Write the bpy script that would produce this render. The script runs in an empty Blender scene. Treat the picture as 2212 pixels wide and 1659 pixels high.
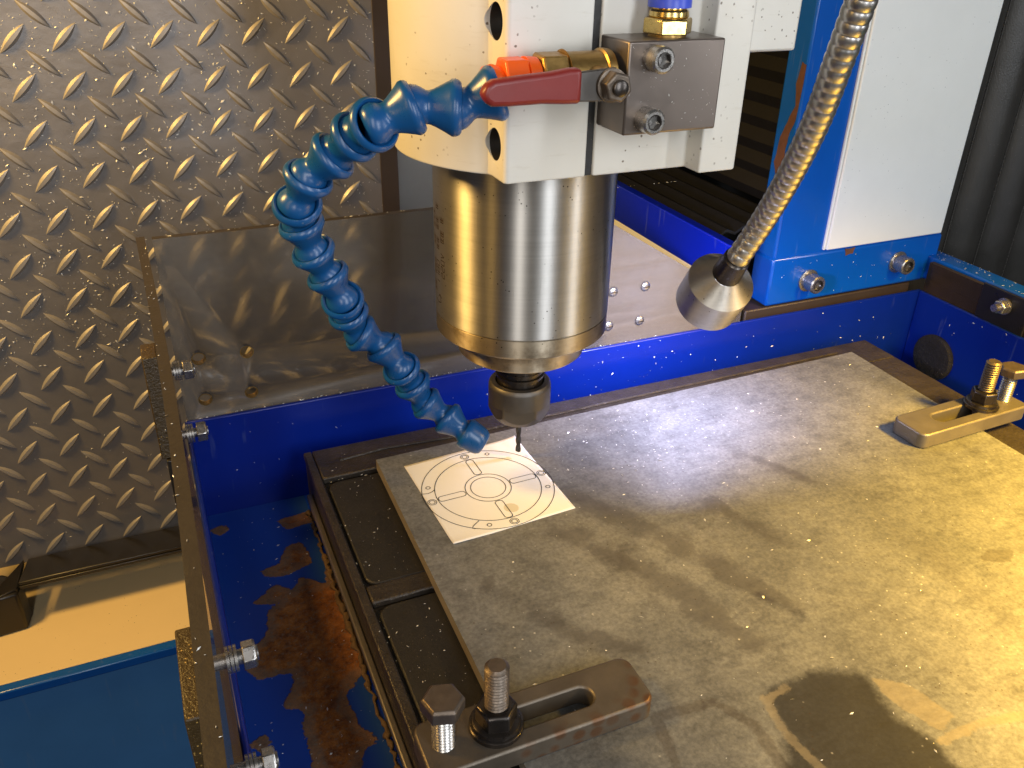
import bpy, bmesh, math, random
import numpy as np
from mathutils import Vector, Matrix, Euler

random.seed(7)
rng = np.random.default_rng(7)
sc = bpy.context.scene
col = sc.collection
MM = 0.001

# ------------------------------------------------------------------ camera
cam_d = bpy.data.cameras.new('camera')
cam = bpy.data.objects.new('camera', cam_d); col.objects.link(cam)
cam_d.sensor_width = 36.0; cam_d.lens = 36.0 * 1850 / 2212
cam_d.clip_start = 0.01; cam_d.clip_end = 20
_r = Vector((0.91999427, -0.39153846, 0.01755519))
_d = Vector((-0.17480472, -0.4500026, -0.87575166))
_f = Vector((0.35079033, 0.80261778, -0.48244259))
cam.matrix_world = Matrix(((_r.x, -_d.x, -_f.x, -0.15145), (_r.y, -_d.y, -_f.y, -0.33708),
                           (_r.z, -_d.z, -_f.z, 0.24662), (0, 0, 0, 1)))
sc.camera = cam

# ------------------------------------------------------------------ world, lamps, exposure
w = bpy.data.worlds.new('World'); sc.world = w; w.use_nodes = True
w.node_tree.nodes['Background'].inputs[0].default_value = (0.50, 0.50, 0.51, 1)
w.node_tree.nodes['Background'].inputs[1].default_value = 0.065

def area(name, loc, target, size, energy, color, sy=None, spread=180):
    l = bpy.data.lights.new(name, 'AREA'); l.energy = energy; l.color = color
    l.size = size * MM
    if sy: l.shape = 'RECTANGLE'; l.size_y = sy * MM
    l.spread = math.radians(spread)
    o = bpy.data.objects.new(name, l); col.objects.link(o)
    o.location = Vector(loc) * MM
    o.rotation_euler = (Vector(target) - Vector(loc)).to_track_quat('-Z', 'Y').to_euler()
    return o
area('warm_workshop_lamp_a', (-480, 120, 420), (-80, 130, 110), 110, 4.2, (1.0, 0.60, 0.16))
area('warm_workshop_lamp_b', (345, -275, 300), (275, -200, 0), 70, 2.9, (1.0, 0.57, 0.05), spread=84)
area('warm_strip_lamp', (-520, -275, 290), (0, 0, 110), 40, 0.28, (1.0, 0.60, 0.16), sy=300)
area('neutral_strip_fill', (-330, -620, 380), (0, 0, 120), 60, 1.7, (1.0, 0.97, 0.93), sy=520)  # added neutral fill behind the camera, also makes the spindle's pale band
area('side_strip_lamp', (430, -500, 300), (60, 0, 110), 40, 1.2, (0.90, 0.94, 1.0), sy=420)
area('cool_front_fill', (60, -660, 280), (60, 0, 110), 120, 1.9, (0.88, 0.93, 1.0), sy=420)  # added cool fill for front-facing surfaces, no window stands here

sc.view_settings.view_transform = 'Standard'; sc.view_settings.look = 'None'
sc.view_settings.exposure = 0.0; sc.view_settings.gamma = 1.0
sc.view_settings.use_curve_mapping = False
sc.cycles.use_denoising = True
sc.cycles.max_bounces = 10; sc.cycles.transparent_max_bounces = 12
sc.cycles.caustics_reflective = False; sc.cycles.caustics_refractive = False
sc.cycles.sample_clamp_indirect = 4.0

# ------------------------------------------------------------------ helpers: materials
def lin(h):
    c = [int(h[i:i+2], 16) / 255 for i in (0, 2, 4)]
    return tuple(((x / 12.92) if x <= 0.04045 else ((x + 0.055) / 1.055) ** 2.4) for x in c) + (1,)

class NT:
    """small wrapper that makes wiring shader nodes shorter"""
    def __init__(s, name):
        s.m = bpy.data.materials.new(name); s.m.use_nodes = True
        s.t = s.m.node_tree; s.b = s.t.nodes['Principled BSDF']; s.o = s.t.nodes['Material Output']
        s.co = s.t.nodes.new('ShaderNodeTexCoord').outputs['Object']
    def n(s, typ, **kw):
        nd = s.t.nodes.new(typ)
        for k, v in kw.items(): setattr(nd, k, v)
        return nd
    def link(s, a, b): s.t.links.new(a, b)
    def put(s, sock, v):
        if isinstance(v, bpy.types.NodeSocket): s.t.links.new(v, sock)
        else: sock.default_value = v
    def noise(s, scale, detail=4, rough=0.55, dist=0.0, vec=None, out='Fac', mapscale=None):
        nd = s.n('ShaderNodeTexNoise')
        nd.inputs['Scale'].default_value = scale; nd.inputs['Detail'].default_value = detail
        nd.inputs['Roughness'].default_value = rough; nd.inputs['Distortion'].default_value = dist
        v = vec or s.co
        if mapscale:
            mp = s.n('ShaderNodeMapping'); mp.inputs['Scale'].default_value = mapscale
            s.link(v, mp.inputs[0]); v = mp.outputs[0]
        s.link(v, nd.inputs['Vector'])
        return nd.outputs[out]
    def voro(s, scale, feature='F1', out='Distance', vec=None, rnd=1.0):
        nd = s.n('ShaderNodeTexVoronoi', feature=feature)
        nd.inputs['Scale'].default_value = scale
        nd.inputs['Randomness'].default_value = rnd
        s.link(vec or s.co, nd.inputs['Vector'])
        return nd.outputs[out]
    def ramp(s, fac, stops, interp='LINEAR'):
        nd = s.n('ShaderNodeValToRGB'); cr = nd.color_ramp; cr.interpolation = interp
        while len(cr.elements) > 1: cr.elements.remove(cr.elements[-1])
        cr.elements[0].position = stops[0][0]; cr.elements[0].color = tup(stops[0][1])
        for p, c in stops[1:]:
            e = cr.elements.new(p); e.color = tup(c)
        s.link(fac, nd.inputs[0])
        return nd.outputs[0]
    def step(s, fac, a, b):
        nd = s.n('ShaderNodeMapRange', interpolation_type='SMOOTHSTEP')
        s.link(fac, nd.inputs[0]); nd.inputs[1].default_value = a; nd.inputs[2].default_value = b
        return nd.outputs[0]
    def math(s, op, a, b=0.0, c=0.0):
        nd = s.n('ShaderNodeMath', operation=op)
        s.put(nd.inputs[0], a); s.put(nd.inputs[1], b); s.put(nd.inputs[2], c)
        return nd.outputs[0]
    def mix(s, fac, a, b, blend='MIX'):
        nd = s.n('ShaderNodeMix', data_type='RGBA', blend_type=blend)
        s.put(nd.inputs[0], fac); s.put(nd.inputs[6], tup(a)); s.put(nd.inputs[7], tup(b))
        return nd.outputs[2]
    def attr(s, name):
        nd = s.n('ShaderNodeAttribute'); nd.attribute_name = name
        return nd.outputs['Fac']
    def bump(s, h, strength=0.3, dist=0.4):
        nd = s.n('ShaderNodeBump'); nd.inputs['Strength'].default_value = strength
        nd.inputs['Distance'].default_value = dist * MM
        s.put(nd.inputs['Height'], h)
        s.link(nd.outputs[0], s.b.inputs['Normal'])
    def set(s, **kw):
        for k, v in kw.items():
            key = {'color': 'Base Color', 'rough': 'Roughness', 'metal': 'Metallic', 'spec': 'Specular IOR Level',
                   'coat': 'Coat Weight', 'coatr': 'Coat Roughness', 'aniso': 'Anisotropic',
                   'anisor': 'Anisotropic Rotation', 'tangent': 'Tangent', 'alpha': 'Alpha', 'trans': 'Transmission Weight',
                   'ior': 'IOR'}.get(k, k)
            s.put(s.b.inputs[key], tup(v) if not isinstance(v, (float, int, bpy.types.NodeSocket)) else v)
        return s
def tup(c):
    if isinstance(c, bpy.types.NodeSocket): return c
    if isinstance(c, (int, float)): return (c, c, c, 1)
    return tuple(c) if len(c) == 4 else tuple(c) + (1,)
def sh(c, k): return tuple(min(1, x * k) for x in c[:3]) + (1,)

def simple(name, base, rough=0.5, metal=0.0, var=0.18, scale=60, bump=0.15, bscale=900, bd=0.15, dirt=0.0,
           dirtcol=(0.02, 0.015, 0.01, 1), dscale=500, dth=0.18, coat=0.0, spec=0.5, rv=0.12):
    k = NT(name); base = tup(base)
    n1 = k.noise(scale, 5, 0.6)
    c = k.mix(n1, sh(base, 1 - var), sh(base, 1 + var))
    if dirt > 0:
        v = k.voro(dscale); m = k.noise(dscale * 0.12, 3)
        spk = k.math('MULTIPLY', k.step(v, dth, dth * 0.5), k.step(m, 0.48, 0.6))
        c = k.mix(k.math('MULTIPLY', spk, dirt), c, dirtcol)
    n2 = k.noise(scale * 2.7, 4, 0.6)
    rr = k.n('ShaderNodeMapRange'); k.link(n2, rr.inputs[0])
    rr.inputs[3].default_value = max(0.03, rough - rv); rr.inputs[4].default_value = min(1, rough + rv)
    k.set(color=c, rough=rr.outputs[0], metal=float(metal), coat=float(coat), spec=float(spec))
    if bump > 0: k.bump(k.noise(bscale, 3, 0.6), bump, bd)
    return k.m

M = {}
# head: cream-white enamel with oily brown specks
k = NT('cream_enamel')
n1 = k.noise(28, 5, 0.6); c = k.mix(n1, (0.66, 0.63, 0.55), (0.78, 0.76, 0.70))
v = k.voro(300); g = k.noise(34, 3)
sp = k.math('MULTIPLY', k.step(k.math('ADD', v, k.math('MULTIPLY_ADD', k.noise(900, 2), 0.3, -0.15)), 0.17, 0.09), k.step(g, 0.50, 0.62))
c = k.mix(k.math('MULTIPLY', sp, 0.85), c, (0.10, 0.06, 0.025))
st = k.noise(60, 5, 0.7, mapscale=(1, 1, 6)); c = k.mix(k.math('MULTIPLY', k.step(st, 0.56, 0.75), 0.22), c, (0.42, 0.36, 0.24))
k.set(color=c, rough=0.38, spec=0.5); k.bump(k.noise(500, 3, 0.6), 0.08, 0.2); M['cream'] = k.m
M['white_panel'] = simple('white_enamel_panel', (0.82, 0.83, 0.80), 0.42, var=0.05, scale=40, dirt=0.8, dscale=330, dth=0.10, bump=0.06)
M['white_base'] = simple('white_painted_base', (0.90, 0.93, 0.96), 0.5, var=0.06, scale=18, bump=0.05)

def blue_paint(name, base, chips=0.0, cscale=22, cth=0.66, rough=0.3):
    k = NT(name)
    c = k.mix(k.noise(26, 4), sh(tup(base), 0.86), sh(tup(base), 1.14))
    sc_ = k.noise(240, 2, 0.5, mapscale=(1, 1, 0.12))
    c = k.mix(k.math('MULTIPLY', k.step(sc_, 0.66, 0.74), 0.12), c, (0.20, 0.26, 0.36))
    if chips:
        h = k.noise(cscale, 7, 0.62)
        ch = k.step(h, cth, cth + 0.006)
        c = k.mix(k.math('MULTIPLY', ch, chips), c, (0.10, 0.042, 0.02))
        k.set(rough=k.math('MULTIPLY_ADD', ch, 0.5, rough))
        k.bump(k.math('SUBTRACT', 1.0, ch), 0.4, 0.25)
    else: k.set(rough=rough)
    k.set(color=c, spec=0.5); return k.m
M['blue_pan'] = blue_paint('royal_blue_enamel', (0.002, 0.017, 0.225), 0.0, rough=0.30)
M['blue_machine'] = blue_paint('bright_blue_enamel', (0.003, 0.088, 0.43), 0.9, cscale=30, cth=0.735, rough=0.22)
M['blue_beam'] = blue_paint('beam_blue_enamel', (0.002, 0.014, 0.40), 0.9, cscale=36, cth=0.73, rough=0.25)
M['blue_cab'] = blue_paint('cabinet_blue_enamel', (0.055, 0.20, 0.50), 0.0, rough=0.35)

# pan floor: blue paint with the rust patch (the sheet stores a signed distance to the rusted area)
k = NT('rusted_blue_floor')
sd = k.attr('rust')
wob = k.math('MULTIPLY_ADD', k.noise(140, 6, 0.65), 7.0, -3.5)
wob2 = k.math('MULTIPLY_ADD', k.noise(700, 4, 0.6), 1.8, -0.9)
dsum = k.math('ADD', k.math('ADD', sd, wob), wob2)
mask = k.step(dsum, -0.25, 0.25)
bl = k.mix(k.noise(30, 3), (0.006, 0.050, 0.34), (0.008, 0.065, 0.42))
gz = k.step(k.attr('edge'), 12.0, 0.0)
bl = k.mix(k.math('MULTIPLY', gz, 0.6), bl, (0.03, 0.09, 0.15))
r1 = k.noise(130, 9, 0.78); r2 = k.noise(480, 8, 0.75)
rust = k.ramp(r1, [(0.30, (0.075, 0.034, 0.015)), (0.42, (0.20, 0.070, 0.020)), (0.54, (0.42, 0.150, 0.030)), (0.66, (0.58, 0.25, 0.07))])
rust = k.mix(k.step(r2, 0.50, 0.64), rust, (0.26, 0.17, 0.10), 'MIX')
scale_edge = k.step(k.math('SUBTRACT', dsum, k.math('MULTIPLY', k.noise(50, 3), 9.0)), 1.5, -1.5)
rust = k.mix(k.math('MULTIPLY', scale_edge, 0.5), rust, (0.22, 0.175, 0.125))
k.set(color=k.mix(mask, bl, rust), rough=k.math('MULTIPLY_ADD', mask, 0.42, 0.32), spec=k.math('MULTIPLY_ADD', mask, -0.25, 0.5))
hh = k.math('ADD', k.math('MULTIPLY', mask, k.math('MULTIPLY_ADD', r2, 1.2, k.math('MULTIPLY', r1, 1.4))), k.math('MULTIPLY', mask, -0.7))
k.bump(hh, 0.9, 0.7); M['pan_floor'] = k.m

M['rust'] = simple('crumbling_rust', (0.17, 0.10, 0.035), 0.9, var=0.8, scale=300, bump=0.8, bscale=700, bd=0.8)
M['rust_brown'] = simple('bare_rusty_steel', (0.11, 0.045, 0.025), 0.85, var=0.4, scale=180, bump=0.4, bscale=800, bd=0.3)
M['cast_black'] = simple('oily_black_iron', (0.046, 0.038, 0.030), 0.40, metal=0.3, var=0.65, scale=110, bump=0.9, bscale=420, bd=0.8, dirt=0.8, dirtcol=(0.20, 0.15, 0.08, 1), dscale=700, dth=0.16)
M['pad_black'] = simple('black_rubber_pad', (0.016, 0.015, 0.014), 0.55, var=0.5, scale=60, bump=0.5, bscale=420, bd=0.5, dirt=0.6, dirtcol=(0.22, 0.17, 0.09, 1), dscale=600, dth=0.14)
M['black_steel'] = simple('black_painted_steel', (0.014, 0.012, 0.010), 0.32, var=0.3, scale=50, bump=0.1)
M['bellows'] = simple('black_bellows_cloth', (0.006, 0.006, 0.006), 0.6, var=0.4, scale=60, bump=0.35, bscale=1400, bd=0.2, dirt=0.5, dirtcol=(0.10, 0.09, 0.07, 1), dscale=420, dth=0.12, spec=0.3)
M['leather'] = simple('black_leatherette', (0.036, 0.034, 0.030), 0.38, var=0.5, scale=40, bump=0.5, bscale=1100, bd=0.4, dirt=0.7, dirtcol=(0.30, 0.27, 0.22, 1), dscale=360, dth=0.10)
M['brown_base'] = simple('dull_brown_steel', (0.055, 0.038, 0.026), 0.5, metal=0.2, var=0.25, scale=35, bump=0.1)

# rubber tread mat
k = NT('dark_tread_rubber')
c = k.mix(k.noise(22, 4), (0.20, 0.19, 0.19), (0.29, 0.275, 0.272))
c = k.mix(k.step(k.noise(900, 2), 0.58, 0.72), c, (0.24, 0.23, 0.22))
k.set(color=c, rough=0.38, spec=0.55, metal=0.45); k.bump(k.math('ADD', k.noise(45, 3), k.math('MULTIPLY', k.noise(1500, 3), 0.12)), 0.5, 1.2); M['mat'] = k.m
M['tread'] = simple('tread_rubber_ridge', (0.33, 0.31, 0.29), 0.42, metal=0.3, var=0.2, scale=300, bump=0.15, bscale=1400, bd=0.15, spec=0.6)
M['galv'] = simple('galvanised_sheet', (0.30, 0.31, 0.30), 0.42, metal=0.55, var=0.18, scale=30, bump=0.1, dirt=0.5, dirtcol=(0.6, 0.58, 0.5, 1), dscale=200, dth=0.06)
M['dark_wall'] = simple('dark_enclosure_wall', (0.03, 0.028, 0.026), 0.7)

# turned spindle steel, brushed around its axis
def brushed(name, base, rough, scratch=0.5, an=0.75, axis='Z', stain=0.0):
    k = NT(name)
    tg = k.n('ShaderNodeTangent', direction_type='RADIAL', axis=axis)
    sep = {'Z': (14, 14, 900), 'X': (900, 14, 14), 'Y': (14, 900, 14)}[axis]
    f = k.noise(1.0, 6, 0.7, mapscale=sep)
    c = k.mix(f, sh(tup(base), 0.78), sh(tup(base), 1.15))
    s2 = k.noise(1.0, 4, 0.6, mapscale=(260, 260, 30))
    if stain:
        g = k.noise(38, 6, 0.7)
        c = k.mix(k.math('MULTIPLY', k.step(g, 0.48, 0.66), stain), c, (0.10, 0.065, 0.03))
        sp = k.math('MULTIPLY', k.step(k.voro(420), 0.17, 0.07), k.step(k.noise(60, 2), 0.5, 0.6))
        c = k.mix(sp, c, (0.02, 0.014, 0.008))
    k.set(color=c, metal=1.0, rough=k.math('MULTIPLY_ADD', f, 0.10, rough - 0.05), aniso=float(an), anisor=0.25, tangent=tg.outputs[0])
    k.bump(k.math('ADD', f, k.math('MULTIPLY', k.step(s2, 0.62, 0.72), scratch)), 0.12, 0.06)
    return k.m
M['spindle'] = brushed('brushed_spindle_steel', (0.53, 0.51, 0.475), 0.46, an=0.96, stain=0.12)
M['ring'] = brushed('stained_ring_steel', (0.46, 0.39, 0.29), 0.46, an=0.9, stain=0.6)
M['turned'] = brushed('turned_steel_cap', (0.56, 0.53, 0.48), 0.52, an=0.7, stain=0.3)
M['nut_steel'] = simple('satin_collet_steel', (0.115, 0.105, 0.095), 0.46, metal=0.85, var=0.15, scale=90, bump=0.12, bscale=1500, bd=0.1)
M['dark_steel'] = simple('dark_oiled_steel', (0.075, 0.065, 0.058), 0.30, metal=0.9, var=0.4, scale=160, bump=0.2)
M['drill'] = simple('grey_drill_steel', (0.05, 0.05, 0.05), 0.35, metal=0.8, var=0.2, scale=300, bump=0.05)
M['zinc'] = simple('bright_zinc_steel', (0.44, 0.42, 0.39), 0.28, metal=0.9, var=0.25, scale=220, bump=0.1)
M['chrome'] = simple('polished_flexible_steel', (0.58, 0.55, 0.51), 0.33, metal=1.0, var=0.2, scale=120, bump=0.04)
M['bolt_rust'] = simple('rusty_bolt_steel', (0.15, 0.118, 0.09), 0.42, metal=0.7, var=0.5, scale=260, bump=0.4, bscale=900, bd=0.3)
M['strap'] = simple('worn_clamp_steel', (0.135, 0.112, 0.085), 0.46, metal=0.6, var=0.45, scale=75, bump=0.3, bscale=500, bd=0.3, dirt=0.75, dirtcol=(0.13, 0.055, 0.02, 1), dscale=170, dth=0.55)
M['strap_clean'] = simple('worn_yellowed_clamp_steel', (0.185, 0.165, 0.135), 0.42, metal=0.6, var=0.3, scale=60, bump=0.2, bscale=500, bd=0.25)
M['alu_block'] = simple('anodised_block', (0.20, 0.165, 0.14), 0.34, metal=0.75, var=0.15, scale=40, bump=0.06, bscale=1200, dirt=0.5, dirtcol=(0.6, 0.57, 0.5, 1), dscale=420, dth=0.07)
M['brass'] = simple('tarnished_brass', (0.34, 0.21, 0.065), 0.40, metal=0.85, var=0.45, scale=160, bump=0.3, bscale=700, bd=0.2)
M['brass_bright'] = simple('bright_brass', (0.62, 0.45, 0.16), 0.25, metal=0.95, var=0.2, scale=160, bump=0.1)
M['red'] = simple('red_vinyl_sleeve', (0.21, 0.022, 0.018), 0.38, var=0.2, scale=70, bump=0.1, bscale=400, bd=0.3, spec=0.5)
M['orange'] = simple('orange_plastic', (0.86, 0.115, 0.008), 0.35, var=0.12, scale=80, bump=0.06)
M['blue_plastic'] = simple('blue_hose_plastic', (0.007, 0.078, 0.24), 0.30, var=0.25, scale=70, bump=0.12, bscale=300, bd=0.25, dirt=0.35, dirtcol=(0.22, 0.24, 0.26, 1), dscale=260, dth=0.12, spec=0.55)
M['ring_blue'] = simple('blue_collar_plastic', (0.05, 0.09, 0.60), 0.35, var=0.05)
M['sheet_cream'] = simple('warm_lit_cream_enamel', (0.80, 0.63, 0.36), 0.55, var=0.06, scale=20, bump=0.05, dirt=0.8, dscale=300, dth=0.12)  # golden tint puts the warm light on the cream paint into its colour
M['foam'] = simple('black_foam_rubber', (0.012, 0.011, 0.012), 0.95, var=0.6, scale=160, bump=0.9, bscale=420, bd=1.5, dirt=0.6, dirtcol=(0.12, 0.10, 0.09, 1), dscale=380, dth=0.25)
M['chips_m'] = simple('aluminium_swarf', (0.85, 0.82, 0.74), 0.35, metal=0.25, var=0.3, scale=300, bump=0)
M['gold_crust'] = simple('swarf_crusted_rubber', (0.05, 0.032, 0.010), 0.4, var=0.5, scale=300, bump=0.8, bscale=900, bd=0.6, dirt=1.0, dirtcol=(0.55, 0.36, 0.10, 1), dscale=700, dth=0.24)
M['print'] = simple('black_print_ink', (0.018, 0.017, 0.017), 0.6, var=0.1, bump=0)
k = NT('white_paper')
c = k.mix(k.noise(40, 3), (0.80, 0.79, 0.77), (0.86, 0.855, 0.85))
sd = k.attr('oil'); om = k.step(k.math('ADD', sd, k.math('MULTIPLY_ADD', k.noise(200, 3), 1.6, -0.8)), -0.3, 0.3)
c = k.mix(k.math('MULTIPLY', om, 0.75), c, (0.58, 0.53, 0.38))
k.set(color=c, rough=0.75, spec=0.25); k.bump(k.noise(60, 2), 0.1, 0.5); M['paper'] = k.m
k = NT('engraved_mark'); k.set(color=(0.055, 0.034, 0.018), rough=0.6, metal=0.3); M['mark'] = k.m
k = NT('led_lens'); k.set(color=(0.9, 0.9, 0.9), rough=0.4)
k.b.inputs['Emission Color'].default_value = (0.72, 0.80, 1, 1); k.b.inputs['Emission Strength'].default_value = 30; M['led'] = k.m

# scratched acrylic: clear sheet with a dusty, hazy skin
def acrylic(name, tint, haze, hazecol, rough, clear):
    k = NT(name); t = k.t
    gl = k.n('ShaderNodeBsdfGlass'); gl.inputs['IOR'].default_value = 1.1; gl.inputs['Roughness'].default_value = rough
    gl.inputs['Color'].default_value = tup(tint)
    tr = k.n('ShaderNodeBsdfTransparent'); tr.inputs[0].default_value = tup(tint)
    m1 = k.n('ShaderNodeMixShader'); m1.inputs[0].default_value = clear
    k.link(gl.outputs[0], m1.inputs[1]); k.link(tr.outputs[0], m1.inputs[2])
    k.set(color=hazecol, rough=0.32, spec=0.6)
    s1 = k.noise(1.0, 6, 0.7, mapscale=(14, 14, 190)); s2 = k.noise(26, 5, 0.6)
    hz = k.math('MULTIPLY', k.math('MULTIPLY_ADD', s1, 0.8, k.math('MULTIPLY_ADD', s2, 0.9, 0.15)), haze)
    k.bump(s1, 0.06, 0.2)
    m2 = k.n('ShaderNodeMixShader'); k.link(hz, m2.inputs[0])
    k.link(m1.outputs[0], m2.inputs[1]); k.link(k.b.outputs[0], m2.inputs[2])
    k.link(m2.outputs[0], k.o.inputs['Surface'])
    return k.m
M['acrylic'] = acrylic('scratched_acrylic', (0.86, 0.85, 0.84), 0.36, (0.26, 0.232, 0.198), 0.22, 0.16)
M['acrylic_side'] = acrylic('dusty_acrylic', (0.93, 0.91, 0.90), 0.10, (0.20, 0.17, 0.16), 0.05, 0.85)
M['acrylic_brown'] = acrylic('brown_dusty_acrylic', (0.50, 0.42, 0.36), 0.5, (0.06, 0.042, 0.028), 0.08, 0.5)
M['acrylic_edge'] = simple('sawn_acrylic_edge', (0.036, 0.027, 0.018), 0.5, var=0.25, scale=60, bump=0.3, bscale=600, bd=0.4)

# work plate: worn ground steel with stains and a painted golden reflection (signed distances are stored on the sheet)
k = NT('stained_ground_steel')
big = k.noise(9, 7, 0.66, 0.6); mid = k.noise(1.0, 7, 0.72, mapscale=(90, 190, 1)); fine = k.noise(620, 4, 0.7)
c = k.ramp(big, [(0.30, (0.130, 0.134, 0.136)), (0.48, (0.205, 0.211, 0.212)), (0.66, (0.280, 0.284, 0.276))])
md2 = k.noise(34, 8, 0.74)
mot = k.ramp(k.math('MULTIPLY_ADD', md2, 0.55, k.math('MULTIPLY', mid, 0.45)), [(0.38, (0.66, 0.65, 0.64)), (0.50, (0.96, 0.96, 0.96)), (0.64, (1.16, 1.15, 1.12))])
c = k.mix(1.0, c, mot, 'MULTIPLY')
c = k.mix(k.step(fine, 0.42, 0.62), sh((1, 1, 1), 1), c) if False else c
ff = k.ramp(fine, [(0.33, (0.74, 0.74, 0.74)), (0.67, (1.20, 1.20, 1.19))]); c = k.mix(1.0, c, ff, 'MULTIPLY')
stk = k.noise(1.0, 5, 0.65, mapscale=(30, 7, 1)); c = k.mix(k.math('MULTIPLY', k.step(stk, 0.54, 0.72), 0.28), c, (0.075, 0.062, 0.052))
wob = k.math('MULTIPLY_ADD', k.noise(120, 5, 0.65), 6.0, -3.0)
wobf = k.math('MULTIPLY_ADD', k.noise(500, 3, 0.6), 1.6, -0.8)
dk = k.step(k.math('ADD', k.math('ADD', k.attr('dark'), k.math('MULTIPLY', wob, 1.5)), k.math('MULTIPLY', wobf, 2.0)), -3.0, 3.4)
c = k.mix(k.math('MULTIPLY', dk, k.math('MULTIPLY_ADD', mid, 0.5, 0.60)), c, (0.040, 0.037, 0.032))
wob3 = k.math('MULTIPLY_ADD', k.noise(60, 7, 0.72), 34.0, -17.0)
sk = k.step(k.math('ADD', k.attr('streak'), wob3), -3.0, 5.0)
c = k.mix(k.math('MULTIPLY', sk, k.math('MULTIPLY_ADD', fine, 0.5, 0.22)), c, (0.060, 0.052, 0.050))
rg = k.step(k.math('ADD', k.math('ADD', k.attr('ring'), wob), wobf), -0.7, 0.7)
c = k.mix(k.math('MULTIPLY', rg, 0.42), c, (0.06, 0.045, 0.035))
lt = k.step(k.math('ADD', k.attr('pale_marks_glint'), k.math('MULTIPLY_ADD', k.noise(170, 7, 0.75), 6.0, -3.0)), -0.6, 0.6)
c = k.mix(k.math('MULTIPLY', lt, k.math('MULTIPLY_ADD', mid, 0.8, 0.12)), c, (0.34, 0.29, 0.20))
pit = k.math('MULTIPLY', k.step(k.voro(330), 0.15, 0.06), k.step(k.noise(40, 2), 0.52, 0.62))
c = k.mix(k.math('MULTIPLY', pit, 0.8), c, (0.07, 0.045, 0.025))
wsp = k.math('MULTIPLY', k.step(k.voro(230), 0.13, 0.05), k.step(k.noise(70, 2), 0.5, 0.62))
c = k.mix(k.math('MULTIPLY', wsp, 0.9), c, (0.62, 0.60, 0.55))
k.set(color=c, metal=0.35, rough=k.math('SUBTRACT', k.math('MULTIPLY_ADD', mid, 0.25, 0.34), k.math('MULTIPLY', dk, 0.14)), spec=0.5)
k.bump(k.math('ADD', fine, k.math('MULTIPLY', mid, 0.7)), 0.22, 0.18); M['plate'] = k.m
M['plate_edge'] = simple('ground_plate_edge', (0.34, 0.29, 0.21), 0.5, metal=0.3, var=0.2, scale=120, bump=0.2)

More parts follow.
